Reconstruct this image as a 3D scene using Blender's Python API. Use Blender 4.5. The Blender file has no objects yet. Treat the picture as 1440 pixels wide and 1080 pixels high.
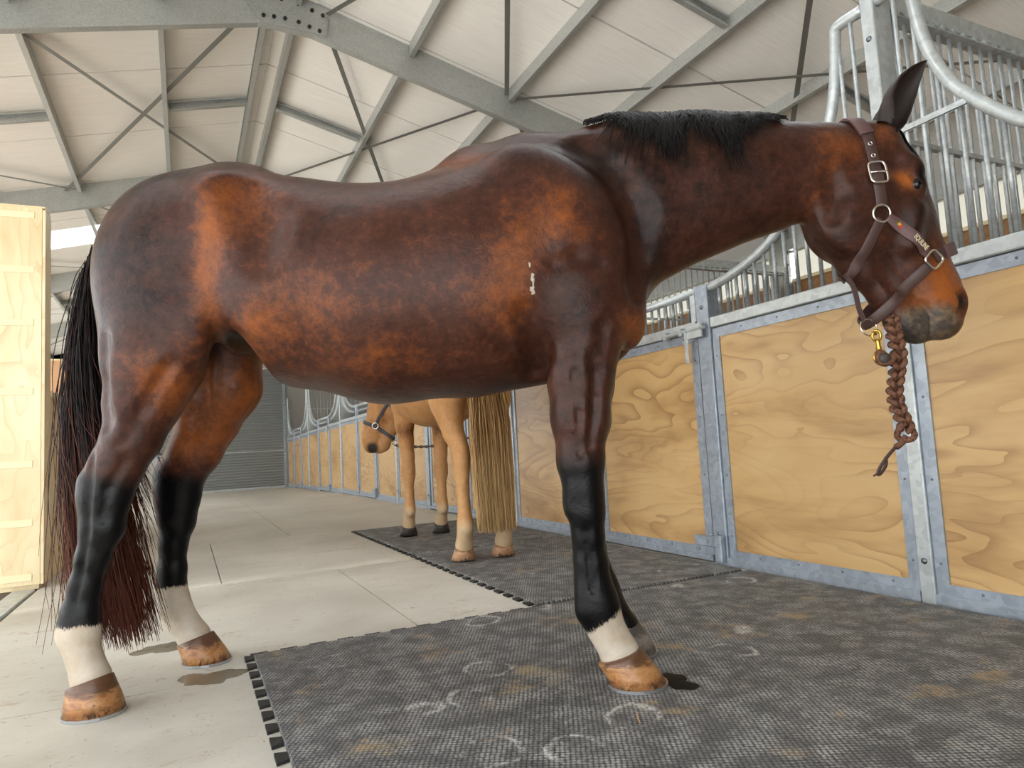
import bpy, bmesh, math, random
import numpy as np
from mathutils import Vector, Matrix

S = bpy.context.scene
COL = S.collection
rng = random.Random(7)

# ---------------------------------------------------------------- camera, sky, sun, exposure
def camera_matrix(yaw, pitch, roll):
    y, p, r = (math.radians(a) for a in (yaw, pitch, roll))
    f = Vector((math.sin(y) * math.cos(p), math.cos(y) * math.cos(p), math.sin(p)))
    rt = Vector((math.cos(y), -math.sin(y), 0))
    up = rt.cross(f)
    r2 = math.cos(r) * rt + math.sin(r) * up
    u2 = -math.sin(r) * rt + math.cos(r) * up
    m = Matrix((r2, u2, -f)).transposed().to_4x4()
    m.translation = Vector((0, 0, 0.70))
    return m

cam_data = bpy.data.cameras.new('camera')
cam_data.sensor_width = 36.0
cam_data.lens = 963.5 / 1440 * 36.0
cam_data.clip_start = 0.02
cam = bpy.data.objects.new('camera', cam_data)
cam.matrix_world = camera_matrix(25.654, 5.09, -3.135)
COL.objects.link(cam)
S.camera = cam

world = bpy.data.worlds.new('sky')
S.world = world
world.use_nodes = True
bg = world.node_tree.nodes['Background']
bg.inputs['Color'].default_value = (0.93, 0.97, 1.0, 1)
bg.inputs['Strength'].default_value = 4.2

sun_data = bpy.data.lights.new('sun', 'SUN')
sun_data.energy = 9.0
sun_data.angle = math.radians(2)
sun_data.color = (1.0, 0.97, 0.92)
sun = bpy.data.objects.new('sun', sun_data)
sun.rotation_euler = Vector((0.55, 0.30, -0.78)).to_track_quat('-Z', 'Y').to_euler()
COL.objects.link(sun)

S.view_settings.view_transform = 'Standard'
S.view_settings.look = 'None'
S.view_settings.gamma = 1.0
S.view_settings.use_curve_mapping = False
S.view_settings.exposure = 0.16
S.cycles.max_bounces = 10
S.cycles.diffuse_bounces = 6
S.cycles.glossy_bounces = 4

# ---------------------------------------------------------------- helpers
def lin(r, g, b):
    f = lambda c: (c / 255 / 12.92) if c / 255 <= 0.04045 else ((c / 255 + 0.055) / 1.055) ** 2.4
    return (f(r), f(g), f(b), 1.0)

def smoothstep(a, b, x):
    t = np.clip((x - a) / (b - a), 0, 1)
    return t * t * (3 - 2 * t)

class MB:
    """collects boxes, tubes, strips and sheets into one mesh"""
    def __init__(self):
        self.v, self.f = [], []
    def add(self, vs, fs):
        o = len(self.v)
        self.v += [tuple(p) for p in vs]
        self.f += [tuple(i + o for i in q) for q in fs]
        return self
    def box(self, a, b):
        (x0, y0, z0), (x1, y1, z1) = a, b
        x0, x1 = min(x0, x1), max(x0, x1)
        y0, y1 = min(y0, y1), max(y0, y1)
        z0, z1 = min(z0, z1), max(z0, z1)
        return self.add([(x0, y0, z0), (x1, y0, z0), (x1, y1, z0), (x0, y1, z0),
                         (x0, y0, z1), (x1, y0, z1), (x1, y1, z1), (x0, y1, z1)],
                        [(0, 3, 2, 1), (4, 5, 6, 7), (0, 1, 5, 4), (1, 2, 6, 5), (2, 3, 7, 6), (3, 0, 4, 7)])
    def bevbox(self, a, b, r):
        (x0, y0, z0), (x1, y1, z1) = a, b
        bm = bmesh.new()
        bmesh.ops.create_cube(bm, size=1)
        for v in bm.verts:
            v.co = Vector((x0 + (v.co.x + .5) * (x1 - x0), y0 + (v.co.y + .5) * (y1 - y0), z0 + (v.co.z + .5) * (z1 - z0)))
        bmesh.ops.bevel(bm, geom=bm.edges[:], offset=r, segments=1, affect='EDGES', profile=0.5)
        bm.verts.index_update()
        self.add([v.co[:] for v in bm.verts], [[v.index for v in f.verts] for f in bm.faces])
        bm.free()
        return self
    def beam(self, p, q, prof, up=(0, 0, 1), cap=True):
        """sweep a closed 2-D profile (side, up) from p to q"""
        p, q = Vector(p), Vector(q)
        d = (q - p).normalized()
        s = d.cross(Vector(up)).normalized()
        u = s.cross(d)
        n = len(prof)
        vs = [p + s * a + u * b for a, b in prof] + [q + s * a + u * b for a, b in prof]
        fs = [(i, (i + 1) % n, n + (i + 1) % n, n + i) for i in range(n)]
        if cap:
            fs += [tuple(range(n))[::-1], tuple(range(n, 2 * n))]
        return self.add(vs, fs)
    def bar(self, p, q, w, h, up=(0, 0, 1)):
        return self.beam(p, q, [(-w / 2, -h / 2), (w / 2, -h / 2), (w / 2, h / 2), (-w / 2, h / 2)], up)
    def tube(self, pts, r, n=8, cap=True, closed=False):
        pts = [Vector(p) for p in pts]
        m = len(pts)
        rad = r if hasattr(r, '__len__') else [r] * m
        vs, fs = [], []
        prev = None
        for i in range(m):
            if closed:
                d = pts[(i + 1) % m] - pts[i - 1]
            else:
                d = pts[min(i + 1, m - 1)] - pts[max(i - 1, 0)]
            if d.length < 1e-9:
                d = Vector((0, 0, 1))
            d.normalize()
            if prev is None:
                a = Vector((0, 0, 1)) if abs(d.z) < .9 else Vector((1, 0, 0))
                s = d.cross(a).normalized()
            else:
                s = (prev - d * prev.dot(d))
                s = s.normalized() if s.length > 1e-6 else d.orthogonal().normalized()
            prev = s
            t = d.cross(s)
            for k in range(n):
                a = 2 * math.pi * k / n
                vs.append(pts[i] + (s * math.cos(a) + t * math.sin(a)) * rad[i])
        for i in range(m if closed else m - 1):
            for k in range(n):
                j = (i + 1) % m
                fs.append((i * n + k, i * n + (k + 1) % n, j * n + (k + 1) % n, j * n + k))
        if cap and not closed:
            fs += [tuple(range(n))[::-1], tuple(range((m - 1) * n, m * n))]
        return self.add(vs, fs)
    def cyl(self, p, q, r, n=10):
        return self.tube([p, q], r, n)
    def prism(self, poly, lo, hi, axis):
        """extrude a 2-D polygon along axis 0/1/2"""
        def mk(a, b, c):
            return [(c, a, b), (a, c, b), (a, b, c)][axis]
        n = len(poly)
        vs = [mk(a, b, lo) for a, b in poly] + [mk(a, b, hi) for a, b in poly]
        fs = [(i, (i + 1) % n, n + (i + 1) % n, n + i) for i in range(n)] + [tuple(range(n))[::-1], tuple(range(n, 2 * n))]
        return self.add(vs, fs)
    def dome(self, c, d, r, n=8):
        """low screw head, axis d"""
        c, d = Vector(c), Vector(d).normalized()
        s = d.orthogonal().normalized()
        t = d.cross(s)
        vs = []
        for rr, hh in ((1, 0), (.8, .45), (.3, .62)):
            for k in range(n):
                a = 2 * math.pi * k / n
                vs.append(c + (s * math.cos(a) + t * math.sin(a)) * r * rr + d * r * hh)
        fs = [(j * n + k, j * n + (k + 1) % n, (j + 1) * n + (k + 1) % n, (j + 1) * n + k) for j in range(2) for k in range(n)]
        fs.append(tuple(range(2 * n, 3 * n)))
        return self.add(vs, fs)
    def mesh(self, name, mat, smooth=False):
        me = bpy.data.meshes.new(name)
        me.from_pydata(self.v, [], self.f)
        me.validate()
        bm = bmesh.new(); bm.from_mesh(me)
        bmesh.ops.recalc_face_normals(bm, faces=bm.faces[:])
        bm.to_mesh(me); bm.free()
        if mat is not None:
            me.materials.append(mat)
        if smooth:
            for p in me.polygons:
                p.use_smooth = True
        return me
    def build(self, name, mat, parent=None, smooth=False, **props):
        return link(name, self.mesh(name, mat, smooth), parent, **props)

def link(name, data, parent=None, **props):
    o = bpy.data.objects.new(name, data)
    COL.objects.link(o)
    if parent is not None:
        o.parent = parent
    for k, v in props.items():
        o[k] = v
    return o

def smooth_by_angle(o, deg=40):
    me = o.data
    for p in me.polygons:
        p.use_smooth = True
    bm = bmesh.new(); bm.from_mesh(me)
    for e in bm.edges:
        if len(e.link_faces) == 2 and e.calc_face_angle(0) > math.radians(deg):
            e.smooth = False
    bm.to_mesh(me); bm.free()

def thing(name, label, category, loc=(0, 0, 0), group=None, kind=None, rotz=0.0):
    o = bpy.data.objects.new(name, None)
    o.empty_display_size = 0.1
    COL.objects.link(o)
    o.location = loc
    o.rotation_euler = (0, 0, rotz)
    tag(o, label, category, group, kind)
    return o

def tag(o, label=None, category=None, group=None, kind=None):
    if label: o['label'] = label
    if category: o['category'] = category
    if group: o['group'] = group
    if kind: o['kind'] = kind
    return o

def rotz(v, a):
    c, s = math.cos(a), math.sin(a)
    return (v[0] * c - v[1] * s, v[0] * s + v[1] * c, v[2])

# ---------------------------------------------------------------- materials
class NT:
    def __init__(self, name):
        self.m = bpy.data.materials.new(name)
        self.m.use_nodes = True
        self.t = self.m.node_tree
        self.b = self.t.nodes['Principled BSDF']
        self.tc = None
    def n(self, kind, **kw):
        nd = self.t.nodes.new(kind)
        for k, v in kw.items():
            if k in nd.inputs:
                nd.inputs[k].default_value = v
            else:
                setattr(nd, k, v)
        return nd
    def l(self, a, b):
        self.t.links.new(a, b)
    def coord(self, out='Object', scale=(1, 1, 1), rot=(0, 0, 0)):
        if self.tc is None:
            self.tc = self.n('ShaderNodeTexCoord')
        mp = self.n('ShaderNodeMapping')
        mp.inputs['Scale'].default_value = scale
        mp.inputs['Rotation'].default_value = rot
        self.l(self.tc.outputs[out], mp.inputs['Vector'])
        return mp.outputs['Vector']
    def noise(self, vec, scale, detail=4, rough=.55, dist=0):
        nd = self.n('ShaderNodeTexNoise', Scale=scale, Detail=detail, Roughness=rough, Distortion=dist)
        self.l(vec, nd.inputs['Vector'])
        return nd.outputs['Fac']
    def ramp(self, fac, stops, interp='LINEAR'):
        nd = self.n('ShaderNodeValToRGB')
        cr = nd.color_ramp
        cr.interpolation = interp
        while len(cr.elements) < len(stops):
            cr.elements.new(0.5)
        for e, (p, c) in zip(cr.elements, stops):
            e.position = p
            e.color = c if len(c) == 4 else (*c, 1)
        self.l(fac, nd.inputs['Fac'])
        return nd.outputs['Color']
    def mix(self, fac, a, b, mode='MIX'):
        nd = self.n('ShaderNodeMix', data_type='RGBA', blend_type=mode)
        for s, i in ((fac, 0), (a, 6), (b, 7)):
            if hasattr(s, 'links'):
                self.l(s, nd.inputs[i])
            else:
                nd.inputs[i].default_value = s
        return nd.outputs[2]
    def math(self, op, a, b=0.0, c=0.0, clamp=False):
        nd = self.n('ShaderNodeMath', operation=op, use_clamp=clamp)
        for i, s in enumerate((a, b, c)):
            if hasattr(s, 'links'):
                self.l(s, nd.inputs[i])
            else:
                nd.inputs[i].default_value = s
        return nd.outputs[0]
    def maprange(self, x, a, b, c=0., d=1.):
        nd = self.n('ShaderNodeMapRange', interpolation_type='SMOOTHSTEP')
        self.l(x, nd.inputs[0])
        for i, v in enumerate((a, b, c, d)):
            nd.inputs[i + 1].default_value = v
        return nd.outputs[0]
    def bump(self, h, strength=.3, dist=.002):
        nd = self.n('ShaderNodeBump', Strength=strength, Distance=dist)
        self.l(h, nd.inputs['Height'])
        self.l(nd.outputs[0], self.b.inputs['Normal'])
    def set(self, **kw):
        for k, v in kw.items():
            k = k.replace('_', ' ')
            if hasattr(v, 'links'):
                self.l(v, self.b.inputs[k])
            else:
                self.b.inputs[k].default_value = v
        return self

def simple(name, col, rough=.5, metal=0., **kw):
    t = NT(name)
    t.set(Base_Color=col, Roughness=rough, Metallic=metal, **kw)
    return t.m

def mat_ply(name, base, dark, light, wear=0.0, seed=0.0, grain_axis='Y'):
    """plywood: long wandering figure running along the sheet, plus fine grain"""
    t = NT(name)
    rnd = t.n('ShaderNodeObjectInfo').outputs['Random']
    if grain_axis == 'Z':
        vec = t.coord('Object', (1.0, 1.0, .32))
    else:
        vec = t.coord('Object', (1.0, .26, 1.0))
    off = t.n('ShaderNodeVectorMath', operation='ADD')
    t.l(vec, off.inputs[0])
    cmb = t.n('ShaderNodeCombineXYZ')
    r9 = t.math('MULTIPLY', rnd, 37.0)
    for i in range(3):
        t.l(r9, cmb.inputs[i])
    t.l(cmb.outputs[0], off.inputs[1])
    v = off.outputs[0]
    n1 = t.noise(v, 2.1, 3, .5, .45)
    rings = t.math('FRACT', t.math('MULTIPLY', n1, 17.0))
    rings = t.math('POWER', rings, 4.0)
    rings = t.math('MULTIPLY', rings, t.maprange(t.noise(v, 3.0, 2), .35, .62, .15, 1.0))
    blot = t.noise(v, 3.6, 4, .6, .4)
    c = t.ramp(blot, [(.25, dark), (.50, base), (.75, light)])
    c = t.mix(t.math('MULTIPLY', rings, .85), c, dark)
    fine = t.noise(t.coord('Object', (60, 5, 60) if grain_axis == 'Y' else (60, 60, 5)), 3.0, 3)
    c = t.mix(t.math('MULTIPLY', fine, .30), c, light)
    c = t.mix(t.math('MULTIPLY', t.maprange(t.noise(v, 9, 2, .5), .74, .80), .5), c, dark)
    t.set(Base_Color=c, Roughness=.38)
    t.b.inputs['Coat Weight'].default_value = .12
    t.b.inputs['Coat Roughness'].default_value = .25
    t.bump(rings, .05, .001)
    return t.m

def mat_steel(name, a, b, rough=.42, metal=.75, scale=38.0):
    """galvanised steel with spangle and pale bloom"""
    t = NT(name)
    v = t.coord('Object')
    vo = t.n('ShaderNodeTexVoronoi', Scale=scale)
    t.l(v, vo.inputs['Vector'])
    sep = t.n('ShaderNodeSeparateColor')
    t.l(vo.outputs['Color'], sep.inputs[0])
    n = t.noise(v, 9, 5, .65)
    f = t.math('ADD', t.math('MULTIPLY', sep.outputs[0], .4), t.math('MULTIPLY', n, .6))
    t.set(Base_Color=t.ramp(f, [(.25, a), (.7, b)]), Metallic=metal,
          Roughness=t.maprange(n, .3, .75, rough - .1, rough + .14))
    t.bump(n, .05, .001)
    return t.m

M = {}
M['ply'] = mat_ply('pine_plywood', lin(196, 158, 104), lin(138, 96, 52), lin(212, 178, 128))
M['ply_pale'] = mat_ply('pale_plywood', lin(222, 203, 160), lin(202, 172, 120), lin(236, 222, 186), grain_axis='Z')
M['ply_shaded'] = mat_ply('kickboard_plywood', lin(150, 104, 56), lin(104, 66, 34), lin(170, 124, 74))  # stall-interior plywood, its shade put into darker browns
M['batten'] = simple('pale_cream', lin(234, 216, 174), .45)
M['galv'] = mat_steel('galvanised_steel', lin(146, 155, 166), lin(170, 179, 190), .42, .5)
M['galv_light'] = mat_steel('galvanised_tube', lin(174, 180, 182), lin(198, 203, 204), .4, .45)
M['roofsteel'] = mat_steel('cold_rolled_steel', lin(162, 164, 161), lin(182, 184, 180), .42, .45, 120)
M['strap_steel'] = simple('brace_strap_steel', lin(128, 128, 124), .5, .4)
M['bolt'] = simple('dark_bolt_steel', lin(62, 60, 58), .5, .7)
M['screw'] = simple('screw_zinc', lin(120, 128, 134), .35, .9)
M['white_plastic'] = simple('pale_plastic', lin(225, 222, 215), .5)

def mat_foil():
    t = NT('roof_lining_foil')
    v = t.coord('Object', (1.2, 26, 1.2))
    n = t.noise(v, 3.0, 3, .6, .3)
    n2 = t.noise(t.coord('Object', (1, 1, 1)), 1.2, 3)
    c = t.ramp(n, [(.3, lin(232, 229, 222)), (.7, lin(244, 241, 236))])
    t.set(Base_Color=t.mix(t.math('MULTIPLY', n2, .3), c, lin(230, 222, 212)), Roughness=.55)
    t.bump(n, .25, .012)
    return t.m
M['foil'] = mat_foil()
M['roof_outer'] = simple('roof_sheet', lin(58, 54, 50), .7)

def mat_concrete():
    t = NT('brushed_concrete')
    v = t.coord('Object')
    n1 = t.noise(v, 1.1, 6, .62)
    n2 = t.noise(t.coord('Object', (1, 7, 1)), 5, 5, .7)
    n3 = t.noise(v, 60, 3, .6)
    c = t.ramp(n1, [(.3, lin(172, 167, 156)), (.52, lin(198, 194, 184)), (.72, lin(212, 208, 199))])
    c = t.mix(t.math('MULTIPLY', t.maprange(n2, .55, .8), .28), c, lin(170, 156, 132))
    rust = t.math('MULTIPLY', t.maprange(t.noise(t.coord('Object', (1, 2.2, 1)), 2.3, 5, .75, .6), .54, .68), t.maprange(t.noise(v, 30, 3, .7), .42, .60))
    c = t.mix(t.math('MULTIPLY', rust, .5), c, lin(150, 112, 70))
    dirt = t.maprange(t.noise(v, 30, 4, .8, 1.2), .615, .66)
    c = t.mix(t.math('MULTIPLY', dirt, .55), c, lin(112, 88, 60))
    c = t.mix(t.math('MULTIPLY', n3, .2), c, lin(170, 164, 152))
    t.set(Base_Color=c, Roughness=t.maprange(n1, .3, .7, .42, .62))
    t.bump(n3, .15, .002)
    return t.m
M['concrete'] = mat_concrete()
M['joint'] = simple('joint_filler', lin(120, 108, 90), .9)

def mat_rubber():
    t = NT('stable_rubber')
    v = t.coord('Object')
    vo = t.n('ShaderNodeTexVoronoi', Scale=84.0)
    vo.inputs['Randomness'].default_value = .22
    t.l(t.coord('Object', (1, 1, .01), (0, 0, .5)), vo.inputs['Vector'])
    knob = t.maprange(vo.outputs['Distance'], .18, .62, 1, 0)
    n1 = t.noise(v, 2.6, 5, .65)
    n2 = t.noise(v, 11, 5, .7)
    n3 = t.noise(v, 120, 2, .6)
    base = t.ramp(n1, [(.3, lin(46, 47, 50)), (.7, lin(74, 75, 77))])
    dust = t.math('MULTIPLY', knob, t.maprange(n2, .38, .66, .22, 1.0))
    c = t.mix(dust, base, lin(168, 168, 166))
    tan = t.math('MULTIPLY', t.math('MULTIPLY', t.maprange(t.noise(v, 4.2, 3, .55, .4), .58, .70), t.maprange(n2, .36, .6)), .75)
    c = t.mix(tan, c, lin(156, 134, 96))
    # white shoe scuffs: broken rings
    vs = t.n('ShaderNodeTexVoronoi', Scale=3.1)
    dv = t.n('ShaderNodeVectorMath', operation='ADD')
    nz = t.n('ShaderNodeTexNoise', Scale=6.0, Detail=3.0)
    t.l(v, nz.inputs['Vector'])
    sc = t.n('ShaderNodeVectorMath', operation='SCALE')
    sc.inputs['Scale'].default_value = .10
    t.l(nz.outputs['Color'], sc.inputs[0])
    t.l(t.coord('Object', (1, 1, .01)), dv.inputs[0]); t.l(sc.outputs[0], dv.inputs[1])
    t.l(dv.outputs[0], vs.inputs['Vector'])
    ring = t.math('SUBTRACT', 1.0, t.math('MULTIPLY', t.math('ABSOLUTE', t.math('SUBTRACT', vs.outputs['Distance'], .21)), 26.0), clamp=True)
    ring = t.math('MULTIPLY', ring, t.maprange(t.noise(v, 7, 4, .7), .44, .58))
    ring = t.math('MULTIPLY', ring, t.maprange(n3, .36, .52))
    c = t.mix(t.math('MULTIPLY', ring, .9), c, lin(204, 203, 200))
    hole = t.maprange(t.noise(v, 30, 4, .8), .66, .74)
    c = t.mix(t.math('MULTIPLY', hole, .6), c, lin(30, 29, 28))
    t.set(Base_Color=c, Roughness=.62)
    t.bump(t.math('ADD', knob, t.math('MULTIPLY', n3, .4)), .55, .004)
    return t.m
M['rubber'] = mat_rubber()
M['rubber_edge'] = simple('black_rubber_edge', lin(34, 33, 32), .6)
M['wet'] = simple('wet_patch', lin(112, 102, 84), .22)
M['wet_dark'] = simple('wet_rubber_patch', lin(8, 8, 9), .5, Specular_IOR_Level=.1)

def mat_earth():
    t = NT('bare_earth')
    v = t.coord('Object')
    n = t.noise(v, 8, 6, .7)
    t.set(Base_Color=t.ramp(n, [(.3, lin(186, 184, 180)), (.7, lin(210, 208, 204))]), Roughness=.9)
    t.bump(n, .5, .03)
    return t.m
M['earth'] = mat_earth()
M['cladding'] = simple('wall_cladding', lin(168, 165, 158), .5, .1)
M['roller'] = simple('roller_door_steel', lin(136, 139, 138), .45, .1)
# ---------------------------------------------------------------- shell of the barn
RX, ZR, SL = 0.755, 4.50, 0.255              # ridge position, underside of roof at ridge, slope
Y0, BAY, NB = 1.776, 3.69, 5                 # first stall post, stall pitch, stalls towards the roller door
Y_FRONT, Y_END = Y0 - BAY, Y0 + BAY * NB     # open gable behind the camera, roller-door wall
X_STALL, X_RIGHT, X_LEFT = 2.60, 6.20, -4.70
FRAMES = [Y0 + BAY * k for k in range(-1, NB + 1)]
ORD = ['first', 'second', 'third', 'fourth', 'fifth', 'sixth', 'seventh', 'eighth', 'ninth']

def zroof(x):
    return ZR - SL * abs(x - RX)

def zfloor(y):                               # the aisle falls gently towards the roller door
    return 0.0 if y < 11.8 else -(y - 11.8) * 0.0150

# ---- ground and floor
g = MB().box((-60, -60, -.30), (60, 70, -.16)).build('ground', M['earth'], kind='structure')
flo = MB()
flo.box((-.84, Y_FRONT, -.15), (X_RIGHT, 11.8, -.012))
flo.box((X_LEFT, 5.1, -.15), (-.84, 11.8, -.012))
flo.add([(X_LEFT, 11.8, -.15), (X_RIGHT, 11.8, -.15), (X_RIGHT, Y_END, -.29), (X_LEFT, Y_END, -.29),
         (X_LEFT, 11.8, -.012), (X_RIGHT, 11.8, -.012), (X_RIGHT, Y_END, zfloor(Y_END) - .012), (X_LEFT, Y_END, zfloor(Y_END) - .012)],
        [(0, 3, 2, 1), (4, 5, 6, 7), (0, 1, 5, 4), (1, 2, 6, 5), (2, 3, 7, 6), (3, 0, 4, 7)])
floor = flo.build('floor', M['joint'], kind='structure')
def slab(x0, x1, y0, y1):
    j = .003
    x0, x1, y0, y1 = x0 + j, x1 - j, y0 + j, y1 - j
    za, zb = zfloor(y0), zfloor(y1)
    m = MB().add([(x0, y0, za - .012), (x1, y0, za - .012), (x1, y1, zb - .012), (x0, y1, zb - .012),
                  (x0, y0, za), (x1, y0, za), (x1, y1, zb), (x0, y1, zb)],
                 [(0, 3, 2, 1), (4, 5, 6, 7), (0, 1, 5, 4), (1, 2, 6, 5), (2, 3, 7, 6), (3, 0, 4, 7)])
    return m.build('concrete_slab', M['concrete'], floor)
rows = [(Y_FRONT, 2.48, [-.80, X_STALL]), (2.48, 4.36, [-.80, .835, X_STALL]), (4.36, 6.50, [-.80, .18, X_STALL]),
        (6.50, 9.2, [-.80, .835, X_STALL]), (9.2, 11.8, [-.80, .835, X_STALL]),
        (11.8, 16.0, [-.80, .835, X_STALL]), (16.0, Y_END, [-.80, .835, X_STALL])]
for ya, yb, xs in rows:
    for xa, xb in zip(xs[:-1], xs[1:]):
        slab(xa, xb, ya, yb)
for k in range(-1, NB):
    ya, yb = Y0 + BAY * k, Y0 + BAY * (k + 1)
    if yb <= 11.9 or ya >= 11.8:
        slab(X_STALL, X_RIGHT, ya, yb)
    else:
        slab(X_STALL, X_RIGHT, ya, 11.8); slab(X_STALL, X_RIGHT, 11.8, yb)
slab(X_LEFT, -.80, 5.15, 11.8); slab(X_LEFT, -.80, 11.8, Y_END)
k = MB().bevbox((-.93, Y_FRONT, -.16), (-.815, 5.0, .004), .006).build('kerb_edging', M['galv_light'])
tag(k, 'flat grey steel edging between the concrete floor and the bare earth on the left', 'edging', kind='structure')

# ---- roof: lining sheets with recessed seams, purlins, bridging, strap braces
ceiling = thing('ceiling', None, None, kind='structure')
def slope_box(xa, xb, y0, y1, lo, hi):
    return MB().add([(x, y, zroof(x) + d) for d in (lo, hi) for y in (y0, y1) for x in (xa, xb)],
                    [(0, 1, 3, 2), (4, 6, 7, 5), (0, 4, 5, 1), (2, 3, 7, 6), (0, 2, 6, 4), (1, 5, 7, 3)])
SKY = (10.73, 11.52)
for side in (-1, 1):
    xa = RX + side * .001
    xb = X_LEFT - .35 if side < 0 else X_RIGHT + .35
    edges = [Y_FRONT - .3]
    y = 6.65 - 1.23 * 6
    while y < Y_END:
        edges.append(y); y += 1.23
    edges.append(Y_END + .1)
    if side < 0:
        edges = [e for e in edges if not 10.4 < e < 11.9] + list(SKY)
        edges.sort()
    for a, b in zip(edges[:-1], edges[1:]):
        if (side < 0 and abs(a - SKY[0]) < 1e-6) or abs(a - 1.73) < .01:
            continue
        slope_box(xa, xb, a + .009, b - .009, 0, .03).build('roof_panel', M['foil'], ceiling)
    spans = [(Y_FRONT - .3, 1.73), (2.96, Y_END + .1)] if side > 0 else [(Y_FRONT - .3, 1.73), (2.96, SKY[0]), (SKY[1], Y_END + .1)]
    for a, b in spans:
        slope_box(xa, xb, a, b, .034, .06).build('roof_sheet', M['roof_outer'], ceiling)
def translucent(name, col):
    m = bpy.data.materials.new(name); m.use_nodes = True
    nt = m.node_tree
    for n in list(nt.nodes):
        if n.type != 'OUTPUT_MATERIAL': nt.nodes.remove(n)
    o = [n for n in nt.nodes if n.type == 'OUTPUT_MATERIAL'][0]
    a = nt.nodes.new('ShaderNodeBsdfTranslucent'); a.inputs[0].default_value = col
    b = nt.nodes.new('ShaderNodeBsdfDiffuse'); b.inputs[0].default_value = col
    x = nt.nodes.new('ShaderNodeMixShader'); x.inputs[0].default_value = .3
    nt.links.new(a.outputs[0], x.inputs[1]); nt.links.new(b.outputs[0], x.inputs[2]); nt.links.new(x.outputs[0], o.inputs[0])
    return m
M['skylight'] = translucent('skylight_sheet', (.95, .96, .97, 1))
M['dull_sheet'] = translucent('weathered_strip', (.30, .285, .24, 1))
slope_box(3.95, X_RIGHT + .35, 1.736, 2.954, 0, .03).build('roof_panel', M['foil'], ceiling)
slope_box(3.95, X_RIGHT + .35, 1.73, 2.96, .034, .06).build('roof_sheet', M['roof_outer'], ceiling)
for xe in (X_LEFT - .35, 3.95):  # skylights added out of view to light the horse from above
    slope_box(RX, xe, 1.74, 2.95, .012, .016).build('skylight_panel', M['skylight'], ceiling)
slope_box(RX - .02, X_LEFT - .35, SKY[0] + .01, SKY[1] - .01, .012, .016).build('skylight_panel', M['skylight'], ceiling)

def cprof(w, h, th=.006, lip=.016, flip=1):
    """C section: web on one side, flanges and lips; (side, up) with up from 0 to h"""
    p = [(0, 0), (w, 0), (w, lip), (w - th, lip), (w - th, th), (th, th), (th, h - th), (w - th, h - th), (w - th, h - lip), (w, h - lip), (w, h), (0, h)]
    return [(a * flip, b) for a, b in p]
PUR = [RX - .10, RX + .10, 1.80, 2.745, 3.64, 4.60, 5.56, -.12, -1.06, -2.0, -2.95, -3.9]
PUR = [.66, .85, 1.80, 2.745, 3.64, 4.60, 5.56, -.12, -1.06, -2.0, -2.95, -3.9]
for px in PUR:
    side = 1 if px > RX else -1
    for ya, yb in zip(FRAMES[:-1], FRAMES[1:]):
        z = zroof(px) - .115
        m = MB().beam((px, ya + .075, z), (px, yb - .012, z), cprof(.042, .11, .005, .012, flip=side))
        m.build('purlin', M['roofsteel'], ceiling)
def under(x, y, d):
    return (x, y, zroof(x) - d)
for ya in FRAMES[:-1]:
    ym = ya + BAY / 2 - .02
    for xa, xb in ((-.10, .635), (-1.98, -1.10), (.90, 1.78), (2.80, 3.62), (4.66, 5.54), (-3.88, -2.99)):
        if xa < -1.5 and 9 < ya < 10: continue
        MB().beam(under(xa, ym, .105), under(xb, ym, .105), cprof(.045, .085, .005, .014, flip=1)).build('bridging', M['roofsteel'], ceiling)
    for (xa, xb) in ((-1.22, .55), (1.10, 2.72), (2.80, 6.05), (-4.5, -1.12)):
        for p, q in ((xa, xb), (xb, xa)):
            d = .075 if p == xa else .08
            MB().bar(under(p, ya + .09, d), under(q, ya + BAY - .03, d), .042, .003).build('strap_brace', M['strap_steel'], ceiling)

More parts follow.
